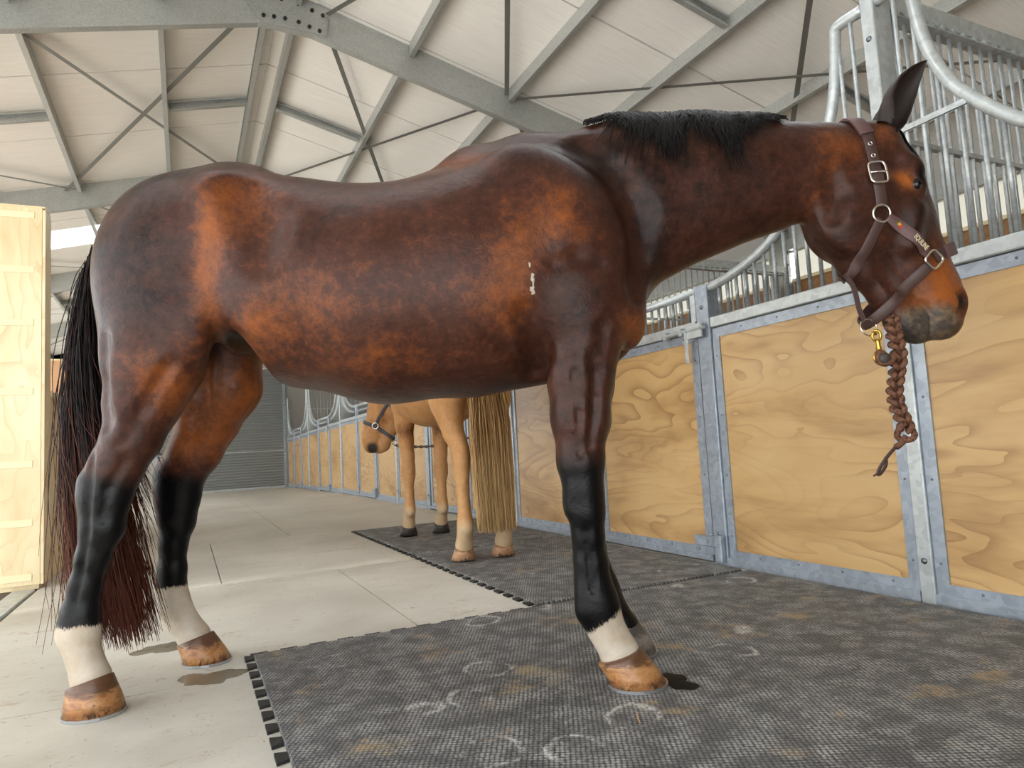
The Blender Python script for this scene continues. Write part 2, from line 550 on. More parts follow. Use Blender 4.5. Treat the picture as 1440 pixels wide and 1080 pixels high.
# ---- portal frames
def portal(yf, idx):
    r = thing('portal_frame', None, None, (0, yf, 0), kind='structure')
    if yf < 2.2:
        lab = 'galvanised portal frame over the near end of the barn' if idx else 'galvanised portal frame at the open gable end'
    else:
        lab = ['', '', 'nearest overhead galvanised rafter pair with a bolted apex plate above the dark horse', 'second rafter pair, its left half crossing just above the dark horse rump',
               'third rafter pair from the camera, seen past the skylight strip', 'fourth rafter pair, far down the barn', 'rafter pair against the roller door wall'][idx]
    tag(r, lab, 'roof frame')
    w, h = .065, .29
    for s, xe in ((-1, X_LEFT), (1, X_RIGHT)):
        p = Vector((RX, 0, zroof(RX) - h - .004)); q = Vector((xe, 0, zroof(xe) - h - .004))
        d = (q - p).normalized()
        MB().beam(p + d * .2, q, cprof(w, h, .008, .022, flip=-1 if s > 0 else 1), up=(0, 0, 1)).build('rafter', M['roofsteel'], r)
        zc = zroof(xe) - h
        zb = 0 if yf < 11.8 else zfloor(yf)
        MB().beam((xe - s * .14, 0.03, zb), (xe - s * .14, 0.03, zc + .26), [(-.035, -.13), (.035, -.13), (.035, .13), (-.035, .13)], up=(1, 0, 0)).build('column', M['roofsteel'], r)
        kp = MB().prism([(xe - s * .02, zc - .35), (xe - s * .34, zc - .35), (xe - s * .34, zc - .02), (xe - s * .62, zc + .16), (xe - s * .62, zc + .40), (xe - s * .02, zc + .24)], -.014, -.008, 1)
        k = kp.build('knee_plate', M['roofsteel'], r)
        for bx, bz in ((.08, -.28), (.26, -.28), (.08, -.14), (.26, -.14), (.08, .12), (.22, .15), (.4, .2), (.54, .24)):
            MB().cyl((xe - s * bx, -.030, zc + bz), (xe - s * bx, -.014, zc + bz), .016, 6).build('bolt', M['bolt'], k)
    zt = zroof(RX) - .02
    pl = MB().prism([(.565, 4.165), (1.09, 4.150), (1.125, 4.39), (RX, zt), (.42, 4.39)], -.018, -.008, 1).build('apex_plate', M['roofsteel'], r)
    MB().prism([(.565, 4.165), (1.09, 4.150), (1.09, 4.143), (.565, 4.158)], -.008, .055, 1).build('apex_flange', M['roofsteel'], r)
    for bx, bz in ((.60, 4.215), (.68, 4.222), (.765, 4.225), (.87, 4.218), (.955, 4.197), (1.035, 4.178), (.56, 4.36), (.65, 4.375), (.74, 4.385), (.87, 4.375), (.98, 4.345), (1.065, 4.32)):
        MB().cyl((bx, -.032, bz), (bx, -.018, bz), .0165, 6).build('bolt', M['bolt'], pl)
    return r
for i, yf in enumerate(FRAMES):
    portal(yf, i)

# ---- walls
m = MB()
m.box((X_RIGHT, Y_FRONT, 2.69), (X_RIGHT + .04, Y_END, 3.16)).box((X_RIGHT, Y_FRONT, -.2), (X_RIGHT + .04, Y_END, 2.36))
wall_r = m.build('wall_right', M['cladding'], kind='structure')
for k in range(-1, NB):
    ya, yb = Y0 + BAY * k + .05, Y0 + BAY * (k + 1) - .05
    ym = (ya + yb) / 2
    for a, b in ((ya, ym - .003), (ym + .003, yb)):
        MB().box((X_RIGHT - .025, a, -.1), (X_RIGHT - .002, b, 1.22)).build('kickboard', M['ply_shaded'], wall_r)
        MB().box((X_RIGHT - .025, a, 1.226), (X_RIGHT - .002, b, 2.34)).build('kickboard', M['ply_shaded'], wall_r)
    MB().box((X_RIGHT - .10, ya, 2.70), (X_RIGHT - .01, yb, 2.82)).build('wall_girt', M['roofsteel'], wall_r)
    MB().box((X_RIGHT - .06, ya, 2.34), (X_RIGHT - .002, yb, 2.375)).build('wall_girt', M['batten'], wall_r)
    n = 46
    xs = [(X_RIGHT + .015 + (.012 if i % 2 else 0), ya + (yb - ya) * i / n) for i in range(n + 1)]
    mm = MB().add([(x, y, z) for z in (2.375, 2.70) for x, y in xs], [(i, i + 1, n + 2 + i, n + 1 + i) for i in range(n)])
    o = mm.build('translucent_strip', M['dull_sheet'], wall_r)
MB().box((X_LEFT - .04, 5.0, -.3), (X_LEFT, Y_END, .25)).build('wall_left', M['cladding'], kind='structure')  # unseen side wall, cut low to let daylight in

# unseen gable wall, added behind the camera to cut frontal light: closed on the right and above, a wide doorway on the left
m = MB()
m.prism([(.6, -.2), (X_RIGHT, -.2), (X_RIGHT, zroof(X_RIGHT)), (RX, zroof(RX)), (X_LEFT, zroof(X_LEFT)), (X_LEFT, 2.7), (.6, 2.7)], Y_FRONT - .05, Y_FRONT, 1)
m.build('wall_front_added', M['cladding'], kind='structure')
# end wall around the roller door
DX0, DX1, DZ = -.71, 2.56, 3.22
ze = zfloor(Y_END)
m = MB()
m.prism([(X_LEFT, ze - .2), (DX0, ze - .2), (DX0, DZ), (DX1, DZ), (DX1, ze - .2), (X_RIGHT, ze - .2), (X_RIGHT, zroof(X_RIGHT)), (RX, zroof(RX)), (X_LEFT, zroof(X_LEFT))], Y_END, Y_END + .05, 1)
m.build('wall_end', M['cladding'], kind='structure')
rd = thing('door_1', None, None, (0, Y_END - .03, ze), kind='structure')
n = 44
prof = []
for i in range(n):
    z0 = .06 + (DZ - ze - .06) * i / n
    dz = (DZ - ze - .06) / n
    prof += [(0, z0), (-.022, z0 + dz * .3), (-.022, z0 + dz * .62), (0, z0 + dz * .9)]
pv = [(x, y, z) for x in (DX0 + .02, DX1 - .02) for y, z in prof]
c = len(prof)
MB().add(pv, [(i, i + 1, c + i + 1, c + i) for i in range(c - 1)]).build('roller_curtain', M['roller'], rd)
MB().box((DX0 + .02, -.03, .0), (DX1 - .02, .01, .06)).build('bottom_bar', M['galv_light'], rd)
MB().box((DX0 + .02, -.034, 1.02), (DX1 - .02, -.02, 1.045)).build('lock_bar', M['galv_light'], rd)
for xx in (DX0, DX1 - .07):
    MB().box((xx, -.06, 0), (xx + .07, .02, DZ - ze)).build('guide_rail', M['galv'], rd)
# ---------------------------------------------------------------- stall fronts along the right of the aisle
DIP = [(.030, 2.455), (.155, 2.455), (.172, 2.43), (.180, 2.36), (.198, 2.22), (.236, 2.08), (.30, 1.945), (.41, 1.81), (.515, 1.71), (.65, 1.622), (.82, 1.555), (1.0, 1.515), (1.12, 1.50), (1.845, 1.50)]
def ztube(r):
    if r > BAY / 2: r = BAY - r
    return float(np.interp(r, [d[0] for d in DIP], [d[1] for d in DIP]))
def tube_pts(a, b):
    ys = sorted(set([a, b] + [d[0] for d in DIP if a < d[0] < b] + [BAY - d[0] for d in DIP if a < BAY - d[0] < b]))
    base = [Vector((.012, y, ztube(y))) for y in ys]
    if len(base) < 4: return base
    out = [base[0]]
    for i in range(len(base) - 1):                    # rounded run of the bent tube
        p0, p1, p2, p3 = base[max(i - 1, 0)], base[i], base[i + 1], base[min(i + 2, len(base) - 1)]
        for s in (.25, .5, .75, 1):
            v = .5 * ((2 * p1) + (p2 - p0) * s + (2 * p0 - 5 * p1 + 4 * p2 - p3) * s * s + (3 * p1 - p0 - 3 * p2 + p3) * s ** 3)
            out.append(v if (p2 - p1).length > .03 else p1.lerp(p2, s))
    return out

bar_mesh = MB().tube([(0, 0, 0), (0, 0, 1)], .0092, 8).mesh('bar', M['galv_light'], True)
def put_bar(parent, x, y, z0, z1):
    o = link('bar', bar_mesh, parent)
    o.location = (x, y, z0); o.scale = (1, 1, z1 - z0)
    return o
def screws(parent, pts, d=(-1, 0, 0), r=.0058):
    mb = MB()
    for p in pts: mb.dome(p, d, r, 6)
    return mb.build('screw_heads', M['screw'], parent, True, kind='stuff')

def panel(name, label, a, b, k, stile=.05, door=False, mid=None, closed=None):
    """one framed unit of the stall front: galvanised frame, plywood, bars under the bent top tube"""
    yb0 = Y0 + BAY * k
    t = thing(name, label, 'stall door' if door else 'stall fence', (X_STALL, yb0, zfloor(yb0 + a)))
    sa = sb = stile
    G, GL = M['galv'], M['galv_light']
    m = MB()
    m.bevbox((-.018, a, .012 if door else .0), (.035, b, .045), .004)
    m.box((0, a, .045), (.03, b, .084))
    m.build('bottom_rail', G, t)
    MB().box((0, a, .084), (.03, a + sa, 1.222)).build('stile', G, t)
    MB().box((0, b - sb, .084), (.03, b, 1.222)).build('stile', G, t)
    MB().box((.002, a, 1.222), (.03, b, 1.272)).build('rail_flange', G, t)
    MB().bevbox((-.012, a, 1.277), (.035, b, 1.335), .005).build('top_rail', GL, t)
    MB().box((.008, a + sa - .004, .078), (.024, b - sb + .004, 1.226)).build('plywood', M['ply'], t)
    MB().tube(tube_pts(a, b), .0245, 12).build('top_tube', GL, t, True)
    n = max(1, round((b - a) / .068))
    for i in range(1, n):
        y = a + (b - a) * i / n
        if ztube(y) > 1.36: put_bar(t, .012, y, 1.33, ztube(y) - .005)
    if door:
        for yy in (a + .012, b - .03):
            MB().box((-.006, yy - .02, 1.335), (.03, yy + .02, 1.50)).build('upright', GL, t)
    if mid:
        MB().bar((.0, mid[0], 1.867), (.0, mid[1], 1.867), .012, .022).build('mid_rail', GL, t)
    sc = []
    for z in np.arange(.16, 1.2, .32):
        sc += [(0, a + sa * .5, z), (0, b - sb * .5, z)]
    for y in np.arange(a + .12, b - .05, .24):
        sc += [(0, y, .066), (.002, y, 1.25)]
    screws(t, sc)
    return t

def post(label, y, k, z1=2.49, half=.029):
    yb0 = Y0 + BAY * k
    t = thing('stall_post', label, 'post', (X_STALL, yb0 + y, zfloor(yb0 + y)))
    MB().bevbox((-.014, -half, 0), (.10, half, z1), .004).build('steel_post', M['galv_light'] if z1 > 2 else M['galv'], t)
    for z in (.165, 2.3 if z1 > 2 else 1.40):
        MB().dome((-.014, 0, z), (-1, 0, 0), .013, 8).build('bolt', M['screw'], t, True)
    return t

WHERE = {-1: 'at the right edge of the picture', 0: 'beside the dark horse', 1: 'beside the palomino', 2: 'just beyond the palomino', 3: 'second to last before the roller door', 4: 'last before the roller door'}
WH = {-1: 'nearest', 0: 'first', 1: 'second', 2: 'third', 3: 'fourth', 4: 'last'}
DOORW = {0: 'stall door behind the dark horse chest', 1: 'stall door behind the palomino', 2: 'third stall door from the camera', 3: 'fourth stall door from the camera', 4: 'stall door nearest the roller door'}
for k in range(-1, NB):
    w = WH[k]
    if k >= 0:
        if k == 0:
            lb = 'plywood stall fence with sloping curved top tube under the dark horse head'
            ld = 'plywood stall door with slide bolt and kick latch behind the dark horse chest'
        else:
            lb = 'plywood stall fence on the near side of the ' + DOORW[k]
            ld = 'galvanised framed plywood door, ' + DOORW[k]
        panel('stall_fence', lb, .031, 1.085, k, mid=(.04, .34))
        post('short galvanised jamb just right of the ' + DOORW[k], 1.138, k, 1.525, .050)
        d = panel('stall_door', ld, 1.205, 2.295, k, stile=.06, door=True)
        # slide bolt with drop handle, and a kick latch at the foot
        sb = MB().bevbox((-.045, 1.12, 1.235), (-.0285, 1.25, 1.315), .003).cyl((-.04, 1.10, 1.285), (-.04, 1.46, 1.285), .011, 8).bevbox((-.05, 1.28, 1.262), (-.0125, 1.31, 1.308), .003).bevbox((-.05, 1.42, 1.262), (-.013, 1.45, 1.308), .003)
        lt = sb.build('slide_bolt', M['galv_light'], d)
        MB().bevbox((-.048, 1.235, 1.10), (-.040, 1.265, 1.28), .003).build('bolt_handle', M['galv_light'], lt)
        MB().bevbox((-.045, 1.10, .095), (-.0185, 1.31, .15), .004).bevbox((-.05, 1.095, .02), (-.0145, 1.13, .16), .006).build('kick_latch', M['galv'], d)
        post('short galvanised jamb just left of the ' + DOORW[k], 2.355, k, 1.525, .048)
    lc = 'plywood stall fence at the right edge of the picture, before the dark horse nose' if k == -1 else \
         'plywood stall fence with pale streaks just right of the blond tail' if k == 0 else 'plywood stall fence on the far side of the ' + DOORW[k]
    panel('stall_fence', lc, 2.41, 3.659, k, mid=(BAY - .34, BAY - .04))
    lp = {-1: 'tall galvanised stall post standing behind the dark horse ear', 0: 'tall galvanised stall post right beside the blond tail'}.get(k, 'tall galvanised post one stall fence left of the ' + DOORW.get(k, ''))
    post(lp, BAY, k)

# grille partitions between the stalls
PLAB = ['grille partition with hanging bars, running right from the post behind the dark horse ear', 'grille partition seen through the bars below the dark horse neck',
        'grille partition on the far side of the stall behind the palomino', 'grille partition between the third and fourth stalls', 'grille partition between the last two stalls']
for k in range(NB):
    yy = Y0 + BAY * k
    t = thing('stall_partition', PLAB[k], 'partition', (X_STALL, yy, zfloor(yy)))
    xa, xb = .105, X_RIGHT - X_STALL - .05
    MB().bevbox((xa, -.025, 2.445), (xb, .025, 2.525), .004).build('top_beam', M['galv_light'], t)
    ms = MB().box((xa, -.035, 2.418), (xb, .035, 2.424))
    n = int((xb - xa) / .077)
    for i in range(n):
        ms.box((xa + .077 * i + .03, -.035, 2.424), (xa + .077 * i + .045, .03, 2.446))
    ms.build('perforated_strip', M['galv_light'], t)
    MB().box((xa, -.014, 1.866), (xb, .014, 1.886)).build('mid_rail', M['galv_light'], t)
    MB().bevbox((xa, -.025, 1.25), (xb, .025, 1.31), .004).build('lower_rail', M['galv_light'], t)
    MB().bevbox((xa, -.025, .0), (xb, .025, .06), .004).build('bottom_rail', M['galv'], t)
    xm = (xa + xb) / 2
    for a, b in ((xa, xm - .025), (xm + .025, xb)):
        MB().box((a, -.012, .06), (b, .012, 1.25)).build('plywood', M['ply_shaded'], t)
    MB().box((xm - .025, -.025, .06), (xm + .025, .025, 1.25)).build('stile', M['galv'], t)
    for i in range(n):
        put_bar(t, xa + .045 + .077 * i, 0, 1.30, 2.42)

# ---------------------------------------------------------------- left side: tall cabinet, ledge wall, partition
c = thing('plywood_cabinet', 'tall pale plywood cabinet with pale horizontal strips at the left edge', 'cabinet', (0, 5.0, 0))
zb, zt = .03, 2.335
MB().box((-2.2, 0, zb), (-.792, .016, zt)).build('front_panel', M['ply_pale'], c)
MB().box((-.790, .0, zb), (-.774, .20, zt - .01)).build('side_panel', M['ply_pale'], c)
MB().box((-2.2, .0, zt), (-.776, .20, zt + .012)).build('top_board', M['ply_pale'], c)
MB().box((-2.19, .19, zb), (-.792, .20, zt - .01)).build('back_panel', M['ply_pale'], c)
MB().box((-2.19, .02, 0), (-.80, .18, zb)).build('plinth', M['ply_pale'], c)
for z in (2.285, 1.94, 1.61, 1.185, .745, .395, .075):  # thin pale strips across the cabinet front
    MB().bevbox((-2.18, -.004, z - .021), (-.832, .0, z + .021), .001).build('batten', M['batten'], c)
lw = thing('plywood_counter', 'half-height plywood wall with a wooden ledge running back behind the black tail', 'counter', (-.80, 5.21, 0))
for i in range(7):
    a, b = i * .56, i * .56 + .553
    MB().box((-.018, a, .0), (0, b, 1.165)).build('plywood_sheet', M['ply_pale'], lw)
MB().bevbox((-.20, 0, 1.167), (.035, 3.91, 1.205), .004).build('ledge_board', M['ply_pale'], lw)
MB().box((-.20, .0, 0), (-.185, 3.91, 1.165)).build('back_board', M['ply_shaded'], lw)
b = thing('bottle', 'tiny white-capped bottle standing on the wooden ledge by the cabinet', 'bottle', (-.845, 5.42, 1.205))
MB().tube([(0, 0, 0), (0, 0, .004), (0, 0, .05), (0, 0, .058), (0, 0, .062)], [.024, .026, .026, .018, .012], 12).build('body', simple('dark_bottle', lin(96, 70, 80), .3), b, True)
MB().tube([(0, 0, .062), (0, 0, .08)], .014, 10).build('cap', M['white_plastic'], b, True)
p = thing('plywood_partition', 'plywood partition tinted sunlit orange behind the ledge and the tail', 'partition', (0, 9.14, 0))
for i in range(4):
    MB().box((X_LEFT + .05 + i * .955, 0, 0), (X_LEFT + .05 + i * .955 + .945, .02, 1.93)).build('plywood_sheet', mat_ply('sunlit_orange_plywood', lin(222, 176, 132), lin(196, 146, 100), lin(232, 192, 152), grain_axis='Z') if i == 0 else bpy.data.materials['sunlit_orange_plywood'], p)  # sunlit orange put into the plywood colour
MB().box((X_LEFT + .05, -.01, 1.93), (-.85, .03, 1.95)).build('cap_rail', M['batten'], p)
# ---------------------------------------------------------------- rubber mats with interlocking edges
def mat(name, label, x0, x1, y0, y1, edges, pitch=.1, thick=.014):
    """edges: which of 'L','R','B'(ack),'F'(ront) carry dovetail teeth"""
    r = thing(name, label, 'rubber mat', (x0, y0, 0), group=None)
    X, Y = x1 - x0, y1 - y0
    ins = .030
    xa, xb = (ins if 'L' in edges else 0), X - (ins if 'R' in edges else 0)
    ya, yb = (ins if 'F' in edges else 0), Y - (ins if 'B' in edges else 0)
    MB().bevbox((xa, ya, 0.0005), (xb, yb, thick), .003).build('mat_sheet', M['rubber'], r)
    def tooth(e, c):
        w0, w1 = pitch * .20, pitch * .30          # dovetail: wider at the tip
        poly = {'L': [(xa + .004, c - w0), (0, c - w1), (0, c + w1), (xa + .004, c + w0)],
                'R': [(xb - .004, c - w0), (xb - .004, c + w0), (X, c + w1), (X, c - w1)],
                'B': [(c - w0, yb - .004), (c + w0, yb - .004), (c + w1, Y), (c - w1, Y)],
                'F': [(c - w0, ya + .004), (c - w1, 0), (c + w1, 0), (c + w0, ya + .004)]}[e]
        MB().prism(poly, .0005, thick - .005, 2).build('edge_tooth', M['rubber_edge'], r)
    for e in edges:
        L = Y if e in 'LR' else X
        n = int(L / pitch)
        for i in range(n):
            tooth(e, (i + .5) * L / n)
    return r
mat('rubber_mat', 'large grey studded rubber mat under the dark horse, scuffed white', .18, 2.545, -1.10, 2.700, 'LB')
mat('rubber_mat', 'grey studded rubber mat under the palomino hind feet', 1.335, 2.535, 2.712, 4.505, 'LB')
mat('rubber_mat', 'furthest rubber mat, under the palomino front feet', 1.335, 2.535, 4.512, 6.30, 'LB')

def puddle(label, cx, cy, rx, ry, ang, mat_, z, seed):
    r = random.Random(seed)
    n = 40
    ph = [r.uniform(0, 6.28) for _ in range(5)]
    vs = [(0, 0, .0012)]
    for rr, zz in ((.85, .0012), (1, .0002)):
        for i in range(n):
            a = 2 * math.pi * i / n
            q = rr * (1 + .22 * math.sin(2 * a + ph[0]) + .16 * math.sin(3 * a + ph[1]) + .10 * math.sin(5 * a + ph[2]) + .06 * math.sin(9 * a + ph[3]))
            x, y = rx * q * math.cos(a), ry * q * math.sin(a)
            vs.append((x * math.cos(ang) - y * math.sin(ang), x * math.sin(ang) + y * math.cos(ang), zz))
    fs = [(0, 1 + i, 1 + (i + 1) % n) for i in range(n)] + [(1 + i, 1 + n + i, 1 + n + (i + 1) % n, 1 + (i + 1) % n) for i in range(n)]
    o = MB().add(vs, fs).build('puddle', mat_, None, True)
    o.location = (cx, cy, z)
    tag(o, label, 'puddle')
puddle('small dark wet patch between the two hind hooves, further from the mat', -.095, 3.03, .075, .085, -.2, M['wet'], 0, 3)
puddle('dark wet patch on the concrete near the mat corner', .07, 2.525, .085, .085, -.25, M['wet'], 0, 8)
puddle('black wet spot on the rubber mat beside the front hoof', 1.235, 1.62, .055, .06, -.4, M['wet_dark'], .0142, 5)

st = MB().tube([(0, 0, .001), (.03, .006, .0022), (.062, .004, .001)], [.0012, .0015, .0011], 6).build('straw', simple('dry_straw', lin(196, 150, 92), .7), None, True)
st.location = (.985, 1.44, .0145); st.rotation_euler = (0, 0, .95)
tag(st, 'single dry straw stalk lying on the rubber mat below the front hoof', 'straw')
# ---------------------------------------------------------------- sculpting: distance fields turned into one continuous skin
class Field:
    def __init__(self, lo, hi, h):
        self.lo = np.array(lo, np.float32); self.h = h
        self.n = np.ceil((np.array(hi) - self.lo) / h).astype(int) + 1
        self.D = np.full(self.n, .25, np.float32)
        self.R = None
    def xf(self, R=None, t=(0, 0, 0)):
        """following shapes are given in a frame rotated by R and moved by t"""
        self.R = None if R is None else np.array(R, np.float32); self.t = np.array(t, np.float32)
    def _block(self, lo, hi):
        lo, hi = np.array(lo, float), np.array(hi, float)
        if self.R is not None:
            c = np.array([[(lo, hi)[i][0], (lo, hi)[j][1], (lo, hi)[k][2]] for i in (0, 1) for j in (0, 1) for k in (0, 1)]) @ self.R.T + self.t
            lo, hi = c.min(0), c.max(0)
        a = np.maximum(np.floor((lo - self.lo) / self.h).astype(int), 0)
        b = np.minimum(np.ceil((hi - self.lo) / self.h).astype(int) + 1, self.n)
        if np.any(b <= a): return None
        sl = tuple(slice(i, j) for i, j in zip(a, b))
        ax = [(self.lo[i] + self.h * np.arange(a[i], b[i])).astype(np.float32) for i in range(3)]
        P = [ax[0][:, None, None], ax[1][None, :, None], ax[2][None, None, :]]
        if self.R is not None:
            q = [P[i] - self.t[i] for i in range(3)]
            P = [q[0] * self.R[0, j] + q[1] * self.R[1, j] + q[2] * self.R[2, j] for j in range(3)]
        return sl, P
    def _join(self, sl, d, k, cut):
        D = self.D[sl]
        if cut:
            h = np.maximum(k - np.abs(D + d), 0)
            self.D[sl] = np.maximum(D, -d) + h * h / (4 * k)
        else:
            h = np.maximum(k - np.abs(D - d), 0)
            self.D[sl] = np.minimum(D, d) - h * h / (4 * k)
    def seg(self, a, b, k=.03, cut=False, p=2.0):
        """tapered limb piece; each end is (x, y, z, radius, lateral radius)"""
        a = tuple(a) + ((a[3],) if len(a) == 4 else ()); b = tuple(b) + ((b[3],) if len(b) == 4 else ())
        m = max(a[3], a[4], b[3], b[4]) + k + .03
        blk = self._block([min(a[i], b[i]) - m for i in range(3)], [max(a[i], b[i]) + m for i in range(3)])
        if blk is None: return
        sl, P = blk
        d = [b[i] - a[i] for i in range(3)]
        L2 = sum(c * c for c in d) + 1e-12
        t = np.clip(sum((P[i] - a[i]) * d[i] for i in range(3)) / L2, 0, 1)
        r = a[3] + t * (b[3] - a[3]); ry = a[4] + t * (b[4] - a[4])
        dx, dy, dz = (P[i] - a[i] - t * d[i] for i in range(3))
        if p == 2.0:
            q = np.sqrt((dx * dx + dz * dz) / (r * r) + (dy / ry) ** 2)
        else:
            q = (np.sqrt((dx * dx + dz * dz) / (r * r)) ** p + np.abs(dy / ry) ** p) ** (1 / p)
        self._join(sl, ((q - 1) * np.minimum(r, ry)).astype(np.float32), k, cut)
    def chain(self, st, k=.02, join=.03, cut=False, p=2.0):
        """polyline of stations; unioned first among itself, then blended in"""
        for a, b in zip(st[:-1], st[1:]):
            self.seg(a, b, join, cut, p)
    def ell(self, c, r, k=.03, rot=0.0, cut=False, yaw=0.0):
        """ellipsoid, pitched by rot in the side view (degrees, nose-down positive), turned by yaw"""
        m = max(r) + k + .03
        blk = self._block([c[i] - m for i in range(3)], [c[i] + m for i in range(3)])
        if blk is None: return
        sl, P = blk
        x, y, z = (P[i] - c[i] for i in range(3))
        if rot:
            cs, sn = math.cos(math.radians(rot)), math.sin(math.radians(rot))
            x, z = x * cs - z * sn, x * sn + z * cs
        if yaw:
            cs, sn = math.cos(math.radians(yaw)), math.sin(math.radians(yaw))
            x, y = x * cs + y * sn, -x * sn + y * cs
        k0 = np.sqrt((x / r[0]) ** 2 + (y / r[1]) ** 2 + (z / r[2]) ** 2)
        k1 = np.sqrt((x / r[0] ** 2) ** 2 + (y / r[1] ** 2) ** 2 + (z / r[2] ** 2) ** 2) + 1e-6
        self._join(sl, (k0 * (k0 - 1) / k1).astype(np.float32), k, cut)
    def at(self, p):
        """trilinear value at points (n,3)"""
        p = np.atleast_2d(np.asarray(p, float))
        q = (p - self.lo) / self.h
        i = np.clip(np.floor(q).astype(int), 0, self.n - 2); f = np.clip(q - i, 0, 1)
        v = 0
        for a in (0, 1):
            for b in (0, 1):
                for c in (0, 1):
                    w = (f[:, 0] if a else 1 - f[:, 0]) * (f[:, 1] if b else 1 - f[:, 1]) * (f[:, 2] if c else 1 - f[:, 2])
                    v = v + w * self.D[i[:, 0] + a, i[:, 1] + b, i[:, 2] + c]
        return v
    def grad(self, p):
        p = np.atleast_2d(np.asarray(p, float)); e = self.h * 1.5
        g = np.stack([self.at(p + np.eye(3)[i] * e) - self.at(p - np.eye(3)[i] * e) for i in range(3)], 1)
        return g / (np.linalg.norm(g, axis=1, keepdims=True) + 1e-9)
    def snap(self, p, off=0.0, it=12):
        """move points onto the skin (plus an offset)"""
        p = np.atleast_2d(np.asarray(p, float)).copy()
        for _ in range(it):
            p -= self.grad(p) * np.clip(self.at(p) - off, -.03, .03)[:, None] * .8
        return p
    def side_y(self, x, z, sgn=-1, y0=.5):
        """first skin hit coming from one side (sgn -1: from negative y)"""
        x = np.atleast_1d(x).astype(float); z = np.atleast_1d(z).astype(float)
        y = np.full(len(x), sgn * float(y0)); st = .004
        done = np.zeros(len(x), bool)
        for _ in range(int((abs(y0) + .5) / st)):
            v = self.at(np.stack([x, y, z], 1)) < 0
            done |= v
            y = np.where(done, y, y - sgn * st)
            if done.all(): break
        return y
    def mesh(self):
        """surface nets"""
        D = self.D
        neg = D < 0
        n = self.n
        cnt = np.zeros(n - 1, np.int8)
        for a in (0, 1):
            for b in (0, 1):
                for c in (0, 1):
                    cnt += neg[a:n[0] - 1 + a, b:n[1] - 1 + b, c:n[2] - 1 + c]
        I = np.argwhere((cnt > 0) & (cnt < 8))
        idx = np.full(n - 1, -1, np.int64)
        idx[I[:, 0], I[:, 1], I[:, 2]] = np.arange(len(I))
        corners = [(a, b, c) for a in (0, 1) for b in (0, 1) for c in (0, 1)]
        val = {q: D[I[:, 0] + q[0], I[:, 1] + q[1], I[:, 2] + q[2]] for q in corners}
        acc = np.zeros((len(I), 3)); num = np.zeros(len(I))
        for q in corners:
            for ax in range(3):
                if q[ax] == 0:
                    w = tuple(1 if i == ax else q[i] for i in range(3))
                    va, vb = val[q], val[w]
                    cr = (va < 0) != (vb < 0)
                    t = np.where(cr, va / np.where(cr, va - vb, 1), 0)
                    pos = np.tile(np.array(q, float), (len(I), 1)); pos[:, ax] = t
                    acc[cr] += pos[cr]; num[cr] += 1
        V = self.lo + self.h * (I + acc / num[:, None])
        F = []
        for ax in range(3):
            b, c = (ax + 1) % 3, (ax + 2) % 3
            lo = [slice(None)] * 3; hi = [slice(None)] * 3
            lo[ax] = slice(0, n[ax] - 1); hi[ax] = slice(1, n[ax])
            e = np.argwhere(neg[tuple(lo)] != neg[tuple(hi)])
            e = e[(e[:, b] > 0) & (e[:, c] > 0) & (e[:, b] < n[b] - 1) & (e[:, c] < n[c] - 1)]
            s = neg[e[:, 0], e[:, 1], e[:, 2]]
            def cell(db, dc):
                q = e.copy(); q[:, b] -= db; q[:, c] -= dc
                return idx[q[:, 0], q[:, 1], q[:, 2]]
            quad = np.stack([cell(1, 1), cell(0, 1), cell(0, 0), cell(1, 0)], 1)
            quad[~s] = quad[~s][:, ::-1]
            F.append(quad)
        return V, np.concatenate(F)

def smooth_mesh(V, F, it=1, lam=.5):
    e = np.concatenate([F[:, [0, 1]], F[:, [1, 2]], F[:, [2, 3]], F[:, [3, 0]]])
    for _ in range(it):
        acc = np.zeros_like(V); num = np.zeros(len(V))
        np.add.at(acc, e[:, 0], V[e[:, 1]]); np.add.at(num, e[:, 0], 1)
        np.add.at(acc, e[:, 1], V[e[:, 0]]); np.add.at(num, e[:, 1], 1)
        V = V + lam * (acc / np.maximum(num, 1)[:, None] - V)
    return V

def skin_object(name, V, F, mat_, parent, col=None):
    me = bpy.data.meshes.new(name)
    me.vertices.add(len(V)); me.vertices.foreach_set('co', V.astype(np.float32).ravel())
    me.loops.add(F.size); me.loops.foreach_set('vertex_index', F.astype(np.int32).ravel())
    me.polygons.add(len(F)); me.polygons.foreach_set('loop_start', np.arange(0, F.size, 4, dtype=np.int32))
    me.update(calc_edges=True)
    me.polygons.foreach_set('use_smooth', np.ones(len(F), bool))
    me.materials.append(mat_)
    if col is not None:
        at = me.color_attributes.new('coat', 'FLOAT_COLOR', 'POINT')
        if col.shape[1] == 3: col = np.concatenate([col, np.zeros((len(V), 1))], 1)
        at.data.foreach_set('color', col.astype(np.float32).ravel())
    return link(name, me, parent)

